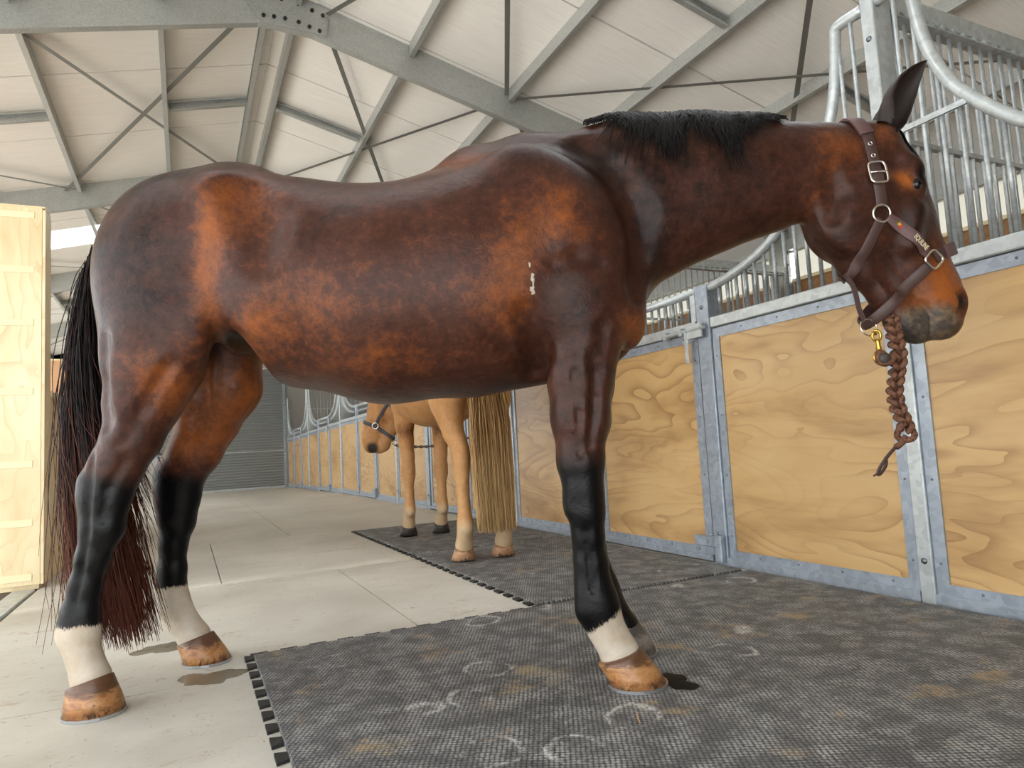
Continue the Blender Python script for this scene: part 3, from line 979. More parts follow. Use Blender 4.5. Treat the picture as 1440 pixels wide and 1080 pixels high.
def strands(name, mat_, parent, paths, r0=.0012, r1=.0005, sides=3, **props):
    """many tapered hairs in one mesh; paths is an array (n, m, 3)"""
    P = np.asarray(paths, float); n, m, _ = P.shape
    T = np.gradient(P, axis=1); T /= np.linalg.norm(T, axis=2, keepdims=True) + 1e-9
    ref = np.array([0.31, .95, .1])
    A = np.cross(T, ref); A /= np.linalg.norm(A, axis=2, keepdims=True) + 1e-9
    B = np.cross(T, A)
    rad = np.interp(np.linspace(0, 1, m), [0, .15, .7, 1], [r0 * .9, r0, r0 * .8, r1])[None, :, None]
    rings = [P + (A * math.cos(2 * math.pi * k / sides) + B * math.sin(2 * math.pi * k / sides)) * rad for k in range(sides)]
    V = np.stack(rings, 2).reshape(-1, 3)
    base = (np.arange(n) * m * sides)[:, None, None] + (np.arange(m - 1) * sides)[None, :, None]
    k = np.arange(sides); k2 = (k + 1) % sides
    F = np.stack([base + k, base + k2, base + sides + k2, base + sides + k], 3).reshape(-1, 4)
    o = skin_object(name, V, F, mat_, parent)
    at = o.data.attributes.new('along', 'FLOAT', 'POINT')
    at.data.foreach_set('value', np.tile(np.repeat(np.linspace(0, 1, m), sides), n).astype(np.float32))
    at = o.data.attributes.new('rand', 'FLOAT', 'POINT')
    at.data.foreach_set('value', np.repeat(np.random.RandomState(3).rand(n), m * sides).astype(np.float32))
    for a, b in props.items(): o[a] = b
    return o

def blob(P, c, r, pitch=0.0):
    """soft patch, 1 at the centre; c=(x,z), r=(rx,rz), pitched in the side view"""
    x, z = P[:, 0] - c[0], P[:, 2] - c[1]
    cs, sn = math.cos(math.radians(pitch)), math.sin(math.radians(pitch))
    x, z = x * cs - z * sn, x * sn + z * cs
    return np.exp(-((x / r[0]) ** 2 + (z / r[1]) ** 2))

def hoof(parent, top, ground, name_mat, shoe=None, toe=(1, 0, 0), h=.085, size=.066):
    """hoof capsule from the coronet down to a shod sole; top and ground are ring centres"""
    tx, ty, _ = Vector(toe).normalized()
    def ring(c, rl, rw, z, slope, back):
        vs = []
        n = 20
        for i in range(n):
            a = 2 * math.pi * i / n
            lx, ly = math.cos(a) * rl, math.sin(a) * rw
            if lx < 0: lx *= back
            vs.append((c[0] + lx * tx - ly * ty, c[1] + lx * ty + ly * tx, z + slope * lx))
        return vs
    n = 20
    s = size
    g = Vector(ground); t = Vector(top)
    R = [ring(g, s * 1.16, s * 1.06, .008, 0, .80), ring(g.lerp(t, .35), s * 1.05, s * .98, .008 + h * .36, .12, .84),
         ring(g.lerp(t, .75), s * .92, s * .86, .008 + h * .74, .25, .90), ring(t, s * .86, s * .80, .008 + h * .95, .32, .95), ring(t, s * .83, s * .77, .008 + h * 1.01, .32, .95), ring(t, s * .70, s * .66, .008 + h * 1.04, .32, .92), ring(t, s * .3, s * .3, .008 + h * 1.05, .3, .92)]
    vs = [p for r in R for p in r]
    fs = [(j * n + i, j * n + (i + 1) % n, (j + 1) * n + (i + 1) % n, (j + 1) * n + i) for j in range(len(R) - 1) for i in range(n)]
    fs += [tuple(range(n))[::-1], tuple(range((len(R) - 1) * n, len(R) * n))]
    ho = MB().add(vs, fs).build('hoof', name_mat, parent, True)
    if shoe is not None:
        vo, vi = ring(g, s * 1.21, s * 1.10, 0, 0, .82), ring(g, s * .78, s * .72, 0, 0, .9)
        up = .008
        vs = vo + vi + [(x, y, up) for x, y, z in vo] + [(x, y, up) for x, y, z in vi]
        fs = []
        for i in range(n):
            j = (i + 1) % n
            if i in (9, 10): continue
            fs += [(i, j, n + j, n + i)[::-1], (2 * n + i, 2 * n + j, 3 * n + j, 3 * n + i), (i, j, 2 * n + j, 2 * n + i), (n + i, n + j, 3 * n + j, 3 * n + i)[::-1]]
        for i in (9, 11):
            fs.append((i, n + i, 3 * n + i, 2 * n + i))
        MB().add(vs, fs).build('horseshoe', shoe, ho)
    return ho
# ---------------------------------------------------------------- horse anatomy (x forward, y to its left, z up; metres)
def torso(F):
    F.chain([(-1.03, 0, 1.355, .245, .235), (-.86, 0, 1.388, .247, .28), (-.65, 0, 1.252, .325, .305), (-.40, 0, 1.20, .338, .325),
             (-.15, 0, 1.222, .352, .312), (.04, 0, 1.262, .365, .275), (.13, 0, 1.285, .325, .235), (.275, 0, 1.185, .15, .17)], p=2.2, join=.04)
    F.chain([(-.30, 0, 1.45, .085, .11), (-.10, 0, 1.562, .10, .082), (.08, 0, 1.598, .10, .075), (.28, 0, 1.59, .10, .08)], k=.06, join=.06)  # withers
    F.seg((-1.10, 0, 1.455, .085, .12), (-1.245, 0, 1.395, .062, .07), .05)            # tail head
    for s in (-1, 1):
        F.ell((-1.03, s * .155, 1.32), (.22, .125, .265), .05, 20)                     # croup and thigh mass
        F.ell((-1.155, s * .125, 1.19), (.092, .10, .26), .05, 6)                       # buttock
        F.ell((-.84, s * .22, 1.47), (.085, .06, .06), .06, 30)                        # point of hip
        F.ell((.12, s * .165, 1.32), (.17, .085, .30), .06, -22)                       # shoulder blade
        F.ell((.20, s * .165, 1.10), (.14, .085, .13), .05, -20)                       # triceps
        F.ell((.315, s * .105, 1.10), (.085, .085, .135), .05, -18)                      # point of shoulder, breast

def neck(F):
    F.chain([(.16, 0, 1.38, .30, .165), (.40, 0, 1.465, .262, .135), (.63, 0, 1.507, .215, .118), (.82, 0, 1.527, .177, .105),
             (1.0, 0, 1.54, .145, .098), (1.12, 0, 1.575, .112, .09)], k=.06, join=.04)

def head(F):
    J = .02
    F.chain([(1.20, 0, 1.59, .10, .09), (1.205, 0, 1.475, .146, .10), (1.240, 0, 1.345, .136, .090), (1.297, 0, 1.225, .106, .070), (1.342, 0, 1.125, .088, .060)], k=.04, join=J)
    F.seg((1.342, 0, 1.125, .086, .062), (1.352, 0, 1.055, .080, .062), .03)           # muzzle
    F.ell((1.360, 0, 1.022), (.068, .056, .062), .025, 20)                             # upper lip
    F.ell((1.285, 0, 1.005), (.060, .048, .056), .02, 10)                              # lower lip
    F.ell((1.235, 0, 1.02), (.045, .04, .045), .03)                                    # chin
    F.chain([(1.08, 0, 1.345, .10, .075), (1.14, 0, 1.225, .072, .052), (1.21, 0, 1.11, .053, .042), (1.25, 0, 1.03, .045, .04)], k=.03, join=.03)  # lower jaw
    for s in (-1, 1):
        F.ell((1.10, s * .055, 1.375), (.122, .042, .14), .03, 0)                      # cheek
        F.seg((1.275, s * .086, 1.36, .02), (1.25, s * .082, 1.25, .016), .04)         # facial crest
        F.ell((1.272, s * .080, 1.498), (.046, .030, .040), .03, 40)                   # brow
        F.ell((1.285, s * .083, 1.443), (.036, .026, .027), .018, 45)                  # eye bulge
        F.ell((1.392, s * .040, 1.070), (.040, .028, .052), .02, 12)                   # nostril wing
        F.ell((1.215, s * .115, 1.515), (.045, .03, .035), .04, cut=True)              # hollow above the eye
    return F

def dark_horse_field():
    F = Field((-1.50, -.41, -.02), (1.56, .41, 1.80), .0075)
    torso(F); neck(F); head(F)
    yn, yf = -.157, .248
    L = {}
    L['nh'] = [(-1.045, -.15, 1.17, .168, .125), (-1.08, -.16, 1.0, .146, .11), (-1.11, -.16, .90, .115, .09), (-1.14, -.16, .79, .083, .068), (-1.19, -.16, .70, .074, .054),
               (-1.225, -.158, .62, .072, .052), (-1.23, -.157, .53, .057, .046), (-1.263, -.155, .44, .044, .038), (-1.286, -.154, .36, .042, .034),
               (-1.302, -.152, .28, .050, .038), (-1.308, -.151, .225, .056, .043), (-1.293, -.15, .165, .044, .041), (-1.272, -.15, .10, .056, .052)]
    L['fh'] = [(-1.02, .13, 1.15, .18, .12), (-1.02, .16, .96, .14, .10), (-1.07, .185, .85, .105, .082), (-1.125, .20, .745, .088, .064), (-1.19, .215, .655, .080, .054),
               (-1.205, .228, .58, .074, .05), (-1.212, .242, .50, .058, .044), (-1.235, .255, .42, .046, .038), (-1.245, .268, .33, .046, .035),
               (-1.256, .28, .26, .050, .038), (-1.252, .288, .205, .055, .043), (-1.225, .292, .15, .048, .042), (-1.185, .295, .09, .058, .052)]
    L['nf'] = [(.205, -.155, 1.03, .135, .09), (.19, -.165, .90, .098, .075), (.182, -.17, .77, .083, .064), (.175, -.172, .64, .066, .055), (.178, -.174, .56, .055, .050),
               (.181, -.174, .50, .051, .049), (.184, -.174, .43, .043, .040), (.187, -.174, .35, .044, .035), (.19, -.174, .28, .050, .036), (.197, -.174, .225, .060, .042),
               (.218, -.174, .165, .048, .038), (.25, -.174, .10, .058, .052)]
    L['ff'] = [(.235, .14, 1.03, .135, .09), (.23, .13, .90, .098, .075), (.222, .11, .77, .083, .064), (.205, .10, .64, .064, .055), (.198, .095, .56, .054, .050),
               (.198, .09, .50, .051, .049), (.207, .09, .43, .043, .040), (.217, .09, .35, .042, .035), (.226, .09, .28, .046, .036), (.238, .09, .225, .055, .042),
               (.265, .09, .165, .045, .038), (.30, .09, .10, .054, .05)]
    for n, st in L.items():
        F.chain(st, join=.022, k=.022)
    for s, x0, yy in ((-1, 0, -.16), (1, .03, .215)):
        F.seg((-1.165 + x0, yy, .78, .022, .02), (-1.262 + x0, yy, .668, .028, .026), .025)      # hamstring to point of hock
        F.seg((-1.266 + x0, yy, .655, .028, .026), (-1.268 + x0, yy, .50, .022, .02), .025)
    for s, x0, yy in ((-1, .0, -.172), (1, .03, .09)):
        F.ell((.135 + x0, yy, .52), (.018, .028, .035), .02)                             # back of the knee
        F.seg((.156 + x0, yy, .45, .018, .018), (.158 + x0, yy * .95, .28, .02, .02), .015)  # tendons
        F.seg((.206 + x0, yy, .54, .028, .036), (.202 + x0, yy, .48, .028, .034), .015)
    for s in (-1, 1):
        F.ell((-.965, s * .20, 1.11), (.078, .055, .115), .04, -15)                     # stifle
        F.seg((-.80, s * .215, 1.32, .03), (-.895, s * .20, 1.165, .022), .06)           # flank fold
    F.ell((-.815, 0, 1.00), (.052, .5, .10), .035, -24, cut=True)                       # arch of the groin
    # grooves and hollows on the skin
    def groove(pts, r, depth, k=.03, sides=(-1, 1)):
        for sg in sides:
            p = np.array(pts); y = F.side_y(p[:, 0], p[:, 1], sg)
            st = [(x, yy + sg * (r - depth), z, r) for (x, z), yy in zip(pts, y)]
            for a, b in zip(st[:-1], st[1:]):
                F.seg(a, b, k, cut=True)
    groove([(.24, 1.62), (.34, 1.52), (.405, 1.38), (.415, 1.24), (.395, 1.15)], .045, .009, .045)      # front edge of the shoulder
    groove([(.04, 1.06), (.065, .97), (.075, .90)], .035, .012, .03)                                # behind the elbow
    groove([(.26, 1.02), (.245, .90), (.222, .76)], .02, .006, .02)
    groove([(-.74, 1.47), (-.69, 1.38), (-.70, 1.28)], .07, .013, .06)                              # flank hollow
    groove([(-1.20, 1.05), (-1.215, .94), (-1.20, .84)], .04, .012, .03)
    groove([(-.98, .98), (-1.06, .86), (-1.13, .76)], .018, .004, .02)
    groove([(.172, .45), (.176, .37), (.180, .28)], .008, .007, .008)
    groove([(.13, 1.20), (.20, 1.225), (.27, 1.205)], .03, .003, .02)
    groove([(.225, .95), (.222, .82), (.200, .68)], .014, .006, .010)
    groove([(.165, .90), (.172, .78), (.168, .66)], .012, .006, .010)
    groove([(-.08, .99), (.0, .945), (.06, .915)], .02, .003, .012)
    groove([(-1.13, .72), (-1.185, .64), (-1.205, .55)], .014, .007, .01)
    groove([(-1.235, .74), (-1.236, .66), (-1.248, .52), (-1.275, .40), (-1.295, .30)], .010, .007, .008)
    groove([(1.17, 1.18), (1.205, 1.12)], .02, .006, .02)
    groove([(1.285, 1.072), (1.302, 1.05), (1.309, 1.02), (1.306, .965)], .006, .009, .008)        # mouth line
    groove([(1.395, 1.098), (1.408, 1.075), (1.402, 1.045), (1.392, 1.035)], .013, .014, .01)                        # nostril
    groove([(1.02, 1.48), (1.03, 1.42), (1.01, 1.36)], .03, .008, .03)                              # behind the jaw
    # veins on the inside of the far hind leg, as thin ridges
    for pts in ([(-.995, 1.02), (-1.0, .95), (-1.005, .88), (-1.0, .83), (-.985, .78)], [(-1.0, .93), (-.96, .945), (-.92, .94)], [(-.96, .935), (-.935, .88), (-.925, .84)], [(-1.0, .90), (-1.03, .86), (-1.04, .81)]):
        p = np.array(pts); y = F.side_y(p[:, 0], p[:, 1], -1, -.02)
        if np.all(np.isfinite(y)):
            st = [(x, yy + .002, z, .0075) for (x, z), yy in zip(pts, y)]
            for a, b in zip(st[:-1], st[1:]):
                if abs(a[1] - b[1]) < .03: F.seg(a, b, .008)
    # eyelid crease
    groove([(1.262, 1.462), (1.282, 1.440), (1.303, 1.424)], .006, .007, .006)
    return F

def ear(parent, mat_, c, tip, axis_out, width, name='ear'):
    """cupped ear: rows from the base ring to the tip; axis_out points out of the opening"""
    c, tip = Vector(c), Vector(tip)
    d = (tip - c).normalized(); o = Vector(axis_out); o = (o - d * o.dot(d)).normalized(); s = d.cross(o)
    L = (tip - c).length
    rows, n = 14, 16
    vs = []
    for side in (0, 1):
        for j in range(rows + 1):
            t = j / rows
            w = width * (np.interp(t, [0, .15, .4, .65, .85, .95, 1], [.62, .86, 1.0, .86, .5, .22, .02]))
            curl = np.interp(t, [0, .3, 1], [1.0, .62, .35]) * math.pi * .92
            bend = math.sin(t * math.pi) * .014
            for i in range(n + 1):
                a = (i / n * 2 - 1) * curl
                r = w * (1 - .10 * side)
                p = c + d * (L * t) + s * (math.sin(a) * r) - o * (math.cos(a) * r * .8 - .25 * w) - o * bend + o * (.004 * side)
                vs.append(p[:])
    fs = []
    st = (rows + 1) * (n + 1)
    for side in (0, 1):
        for j in range(rows):
            for i in range(n):
                a = side * st + j * (n + 1) + i
                q = (a, a + 1, a + n + 2, a + n + 1)
                fs.append(q if side == 0 else q[::-1])
    for j in range(rows):
        for i in (0, n):
            a = j * (n + 1) + i
            q = (a, a + n + 1, st + a + n + 1, st + a)
            fs.append(q if i == 0 else q[::-1])
    return MB().add(vs, fs).build(name, mat_, parent, True)

# ---- coat materials: the tones are the horse's own colours (dark bay, black points, white socks)
def mat_coat(name, dark, mid, warm, black, white, mottle=.42, sheen=.25, rough=.40, soft=.06):
    t = NT(name)
    at = t.n('ShaderNodeAttribute', attribute_name='coat')
    sp = t.n('ShaderNodeSeparateColor'); t.l(at.outputs['Color'], sp.inputs[0])
    v = t.coord('Object')
    n1 = t.noise(v, 13, 4, .6, .3)
    n4 = t.noise(v, 34, 5, .75, .2)
    n2 = t.noise(t.coord('Object', (40, 90, 14)), 5, 3, .6)
    n3 = t.noise(t.coord('Object', (14, 90, 40)), 9, 3, .6)
    tone = t.math('ADD', sp.outputs[0], t.math('MULTIPLY', t.math('SUBTRACT', n1, .5), mottle))
    tone = t.math('ADD', tone, t.math('MULTIPLY', t.math('SUBTRACT', n3, .5), .30))
    tone = t.math('ADD', tone, t.math('MULTIPLY', t.math('SUBTRACT', n4, .5), .75), clamp=True)
    c = t.ramp(tone, [(.10, dark), (.45, mid), (1.0, warm)])
    jag = t.math('ADD', t.math('MULTIPLY', t.math('SUBTRACT', n2, .5), .55), t.math('MULTIPLY', t.math('SUBTRACT', n1, .5), .5))
    kb = t.maprange(t.math('ADD', sp.outputs[1], t.math('MULTIPLY', jag, .7)), .18, .82)
    kw = t.maprange(t.math('ADD', sp.outputs[2], t.math('MULTIPLY', jag, 1.4)), .5 - soft, .5 + soft)
    c = t.mix(kb, c, black)
    wn = t.ramp(n1, [(.3, white), (.75, (white[0] * .72, white[1] * .64, white[2] * .54, 1))])
    c = t.mix(kw, c, wn)
    gry = t.ramp(t.math('ADD', n4, t.math('MULTIPLY', t.math('SUBTRACT', n1, .5), .8)), [(.32, lin(50, 44, 41)), (.52, lin(76, 68, 61)), (.74, lin(118, 98, 76))])
    c = t.mix(t.maprange(t.math('ADD', at.outputs['Alpha'], t.math('MULTIPLY', jag, .3)), .1, 1.0), c, gry)
    t.set(Base_Color=c, Roughness=rough)
    t.b.inputs['Specular IOR Level'].default_value = .20
    t.b.inputs['Sheen Weight'].default_value = sheen
    t.b.inputs['Sheen Roughness'].default_value = .4
    t.b.inputs['Sheen Tint'].default_value = (1, .9, .85, 1)
    hair = t.math('ADD', t.math('MULTIPLY', t.noise(t.coord('Object', (40, 120, 90), (0, .5, 0)), 3, 3, .7), .30), t.math('MULTIPLY', t.noise(v, 11, 4, .6, .6), 2.2))
    t.bump(hair, .30, .006)
    return t.m
M['bay'] = mat_coat('dark_bay_coat', lin(28, 15, 12), lin(70, 40, 29), lin(148, 82, 35), lin(9, 8, 9), lin(196, 186, 172), sheen=.0, rough=.34, soft=.14)

def mat_hair(name, root, tip, lo=.35, hi=.95):
    t = NT(name)
    a = t.n('ShaderNodeAttribute', attribute_name='along'); r = t.n('ShaderNodeAttribute', attribute_name='rand')
    f = t.math('ADD', t.maprange(a.outputs['Fac'], lo, hi), t.math('MULTIPLY', t.math('SUBTRACT', r.outputs['Fac'], .5), .6), clamp=True)
    t.set(Base_Color=t.ramp(f, [(0.05, root), (.95, tip)]), Roughness=.42)
    t.b.inputs['Specular IOR Level'].default_value = .2
    return t.m
M['black_hair'] = mat_hair('black_mane_hair', lin(10, 9, 9), lin(20, 16, 15))
M['tail_hair'] = mat_hair('tail_hair', lin(16, 11, 10), lin(84, 40, 24), .3, .9)

def mat_hoof(name, base, dark, light):
    t = NT(name)
    v = t.coord('Object')
    n = t.noise(t.coord('Object', (3, 3, 8)), 7, 5, .7, .8)
    n2 = t.noise(t.coord('Object', (1, 1, .5)), 46, 4, .75, .6)
    geo = t.n('ShaderNodeSeparateXYZ'); t.l(v, geo.inputs[0])
    wob = t.math('MULTIPLY', t.math('SUBTRACT', n, .5), .055)
    band = t.maprange(t.math('ADD', geo.outputs[2], wob), .052, .074)
    low = t.maprange(t.math('ADD', geo.outputs[2], wob), .036, .014)
    c = t.ramp(n, [(.3, light), (.55, base), (.78, dark)])
    c = t.mix(t.math('MULTIPLY', band, .85), c, dark)
    c = t.mix(t.math('MULTIPLY', t.math('MULTIPLY', low, t.maprange(n2, .48, .58)), .9), c, lin(44, 30, 22))
    c = t.mix(t.math('MULTIPLY', t.maprange(n2, .62, .70), .7), c, lin(58, 38, 26))
    t.set(Base_Color=c, Roughness=.38)
    t.bump(n, .25, .004)
    return t.m
M['hoof'] = mat_hoof('amber_hoof', lin(158, 106, 62), lin(62, 36, 24), lin(186, 142, 94))
M['shoe'] = simple('worn_horseshoe_iron', lin(178, 180, 182), .3, .8)
M['eye'] = simple('dark_eye', lin(8, 6, 6), .22)
M['ear_dark'] = simple('dark_ear_coat', lin(34, 20, 15), .6)

# ---- the dark bay horse
TH = math.radians(-26.0)
HV = 2.18
HORIGIN = Vector((math.sin(math.radians(26)) * HV, math.cos(math.radians(26)) * HV, 0))
horse = thing('horse', 'large dark bay horse standing broadside, white socks, wearing a brown halter', 'horse', HORIGIN, rotz=TH)
HF = dark_horse_field()
V, Fq = HF.mesh()
V = smooth_mesh(V, Fq, 3, .5)

def bay_colour(P):
    x, y, z = P.T
    near = 1.0
    tone = np.full(len(P), .32)
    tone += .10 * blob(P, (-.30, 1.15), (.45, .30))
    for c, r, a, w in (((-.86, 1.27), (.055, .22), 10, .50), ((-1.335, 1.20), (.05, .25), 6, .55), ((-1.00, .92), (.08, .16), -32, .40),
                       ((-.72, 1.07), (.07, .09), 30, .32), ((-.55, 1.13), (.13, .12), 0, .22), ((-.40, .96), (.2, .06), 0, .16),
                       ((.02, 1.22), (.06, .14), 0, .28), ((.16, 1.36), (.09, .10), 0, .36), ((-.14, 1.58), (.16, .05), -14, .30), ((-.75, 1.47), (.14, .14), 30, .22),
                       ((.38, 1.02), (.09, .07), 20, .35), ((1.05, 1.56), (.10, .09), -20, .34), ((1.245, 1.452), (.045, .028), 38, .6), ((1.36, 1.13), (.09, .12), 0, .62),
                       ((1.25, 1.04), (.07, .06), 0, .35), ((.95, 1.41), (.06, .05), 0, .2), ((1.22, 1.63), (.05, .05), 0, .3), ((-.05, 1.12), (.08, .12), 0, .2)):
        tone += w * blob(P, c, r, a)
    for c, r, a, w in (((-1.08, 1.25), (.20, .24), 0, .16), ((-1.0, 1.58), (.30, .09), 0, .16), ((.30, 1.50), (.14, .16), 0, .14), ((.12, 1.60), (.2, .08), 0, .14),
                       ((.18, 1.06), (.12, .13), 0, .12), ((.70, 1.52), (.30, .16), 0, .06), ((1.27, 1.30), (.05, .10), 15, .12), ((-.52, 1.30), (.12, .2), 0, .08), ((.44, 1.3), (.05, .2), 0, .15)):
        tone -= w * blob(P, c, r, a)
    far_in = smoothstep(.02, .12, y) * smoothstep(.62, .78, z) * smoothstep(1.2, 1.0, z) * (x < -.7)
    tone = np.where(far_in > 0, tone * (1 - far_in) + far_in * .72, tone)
    hind = x < -.6
    yy = np.where(hind, .03, -.05)
    black = np.where(hind, smoothstep(.74, .60, z + .25 * (x + 1.2)), smoothstep(.74, .56, z)) * ((x < -.9) | ((x > 0) & (x < .5)))
    black = np.maximum(black, .9 * blob(P, (1.318, 1.010), (.065, .050)) * .3)
    black = np.maximum(black, .85 * blob(P, (1.405, 1.07), (.024, .045)) * .9)
    black = np.maximum(black, .85 * blob(P, (1.300, 1.470), (.030, .05), 10))
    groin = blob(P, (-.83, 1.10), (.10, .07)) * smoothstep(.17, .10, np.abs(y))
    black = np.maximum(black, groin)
    white = np.zeros(len(P))
    fleck = .9 * (np.maximum(blob(P, (.062, 1.135), (.006, .018)), np.maximum(blob(P, (.064, 1.168), (.007, .014)), blob(P, (.058, 1.20), (.004, .008)))) > .35) * (y < -.1)
    nh = hind & (y < .05); fh = hind & (y >= .05); nf = (~hind) & (y < -.06) & (x < .6); ff = (~hind) & (y >= -.06) & (x < .6)
    white = np.where(nh, smoothstep(.285, .215, z), white)
    white = np.where(fh, smoothstep(.305, .235, z), white)
    white = np.where(nf, smoothstep(.225, .150, z - .55 * (x - .21)), white)
    white = np.where(ff, smoothstep(.115, .09, z), white)
    white = np.maximum(white, fleck * .8)
    grey = np.clip(1.15 * blob(P, (1.30, .985), (.085, .062)) + .75 * blob(P, (1.25, 1.02), (.05, .05)) + .6 * blob(P, (1.34, 1.02), (.05, .05)), 0, 1) * (x > 1.1)
    return np.clip(np.stack([tone, black, white, grey], 1), 0, 1)
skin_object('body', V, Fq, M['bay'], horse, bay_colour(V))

# hooves and shoes
M['hoof_grey'] = mat_hoof('grey_hoof', lin(112, 106, 100), lin(62, 56, 52), lin(136, 130, 122))
HOOFS = [((-1.275, -.15, 0), (-1.265, -.15, 0), (1, -.28, 0), .076, .080), ((-1.18, .296, 0), (-1.145, .297, 0), (1, -.12, 0), .074, .074),
         ((.250, -.185, 0), (.286, -.188, 0), (1, -.20, 0), .076, .070), ((.298, .09, 0), (.325, .09, 0), (1, 0, 0), .066, .074)]
for top, gr, toe, s, hh in HOOFS:
    dz = .0145 if gr[0] > 0 else .001
    h = hoof(horse, (top[0], top[1], 0), (gr[0], gr[1], 0), M['hoof_grey'] if gr[1] == .09 else M['hoof'], M['shoe'], toe, hh, s)
    h.location = (0, 0, dz)

# ears, eyes
ear(horse, M['ear_dark'], (1.215, -.062, 1.640), (1.366, -.075, 1.852), (.55, -.83, -.1), .060)
ear(horse, M['ear_dark'], (1.235, .058, 1.650), (1.425, .075, 1.865), (.80, .55, -.1), .045)
for sg in (-1, 1):
    y = HF.side_y([1.280], [1.442], sg)[0]
    bm = bmesh.new(); bmesh.ops.create_uvsphere(bm, u_segments=16, v_segments=10, radius=.022)
    me = bpy.data.meshes.new('eye'); bm.to_mesh(me); bm.free(); me.materials.append(M['eye'])
    for p in me.polygons: p.use_smooth = True
    o = link('eye', me, horse); o.location = (1.281, y - sg * .0120, 1.440)

# mane: locks falling from the crest to the near side
rs = np.random.RandomState(5)
def mane(n):
    out = []
    for i in range(n):
        u = rs.beta(1.1, 1.0)
        x0 = .28 + .62 * u
        zt = 1.9
        zz = np.linspace(1.85, 1.45, 120)
        f = HF.at(np.stack([np.full(120, x0), np.zeros(120), zz], 1))
        z0 = zz[np.argmax(f < 0)]
        dens = np.interp(x0, [.27, .35, .385, .46, .6, .7, .76, .83, .92], [.012, .03, .11, .165, .15, .155, .12, .055, .008])
        lock = math.sin(x0 * 47 + 1.3) * .6 + math.sin(x0 * 113) * .5
        Ln = max(.006, 1.12 * dens * (.95 + .35 * lock) * rs.uniform(.55, 1.12))
        lean = (.035 * math.sin(x0 * 31) + rs.normal(0, .026)) * min(1, Ln / .12)
        y0 = rs.uniform(-.014, .016); up = rs.uniform(-.004, .010)
        m = 9
        t = np.linspace(0, 1, m)
        p = np.stack([x0 + lean * t + .012 * np.sin(t * 5 + i), y0 - (.05 + .08 * Ln) * np.minimum(t * 2.2, 1), z0 - .006 + up * np.sin(np.minimum(t * 4, 1) * math.pi) - Ln * t ** 1.25], 1)
        for _ in range(5):
            d = HF.at(p) - (.004 + .010 * rs.rand()); 
            p = p - HF.grad(p) * np.minimum(d, 0)[:, None]
            p[2:] -= HF.grad(p[2:]) * np.clip(d[2:], 0, .03)[:, None] * .35
        out.append(p)
    return np.array(out)
strands('mane', M['black_hair'], horse, mane(1900), .0016, .0006, kind='stuff')
fl = []
for i in range(60):                                                       # forelock
    t = np.linspace(0, 1, 7)
    x0, y0 = 1.262 + rs.normal(0, .010), rs.normal(0, .016)
    p = np.stack([x0 + .06 * t + rs.normal(0, .004), y0 + .02 * t * np.sign(y0), 1.655 - (.10 + .04 * rs.rand()) * t], 1)
    for _ in range(5):
        d = HF.at(p) - .006; p = p - HF.grad(p) * np.clip(d, -.05, .02)[:, None] * .8
    fl.append(p)
strands('forelock', M['black_hair'], horse, np.array(fl), .0009, .0005, kind='stuff')

# tail: dock hidden behind the buttocks, long hair falling to just above the floor
tl = []
for i in range(1500):
    m = 16; t = np.linspace(0, 1, m)
    a, b = rs.normal(0, 1), rs.normal(0, 1)
    s0 = rs.rand() ** 1.4                                                  # where along the dock the hair leaves
    root = np.array([np.interp(s0, [0, .3, 1], [-1.345, -1.392, -1.405]), .008 * b, np.interp(s0, [0, .3, 1], [1.42, 1.32, 1.02])])
    stray = rs.rand() < .07
    zend = rs.uniform(.13, .24) if rs.rand() < .55 else rs.uniform(.2, .75)
    xend = -1.285 + .055 * np.clip(a, -1.6, 1.6) + (rs.uniform(-.17, .0) if stray else 0)
    xm = -1.375 + .036 * np.clip(a, -1.8, 1.8) - (.03 if stray else 0)
    z = root[2] + (zend - root[2]) * t
    x = (1 - t) ** 2 * root[0] + 2 * t * (1 - t) * (2 * xm - .5 * root[0] - .5 * xend) + t ** 2 * xend
    y = root[1] + (.035 + .045 * b) * np.sqrt(t) + .006 * np.sin(t * 9 + i)
    p = np.stack([x + .004 * np.sin(t * 14 + i * 1.7), y, z], 1)
    for _ in range(3):
        d = HF.at(p) - .008
        p = p - HF.grad(p) * np.minimum(d, 0)[:, None]
    tl.append(p)
strands('tail', M['tail_hair'], horse, np.array(tl), .0017, .0007, kind='stuff')
# ---------------------------------------------------------------- tack: halter and lead rope on the dark horse
def catmull(pts, n=8):
    P = [np.array(p, float) for p in pts]; P = [2 * P[0] - P[1]] + P + [2 * P[-1] - P[-2]]
    out = []
    for i in range(1, len(P) - 2):
        for t in np.arange(n) / n:
            a, b, c, d = P[i - 1:i + 3]
            out.append(.5 * (2 * b + (c - a) * t + (2 * a - 5 * b + 4 * c - d) * t * t + (3 * b - a - 3 * c + d) * t ** 3))
    out.append(P[-2])
    return np.array(out)

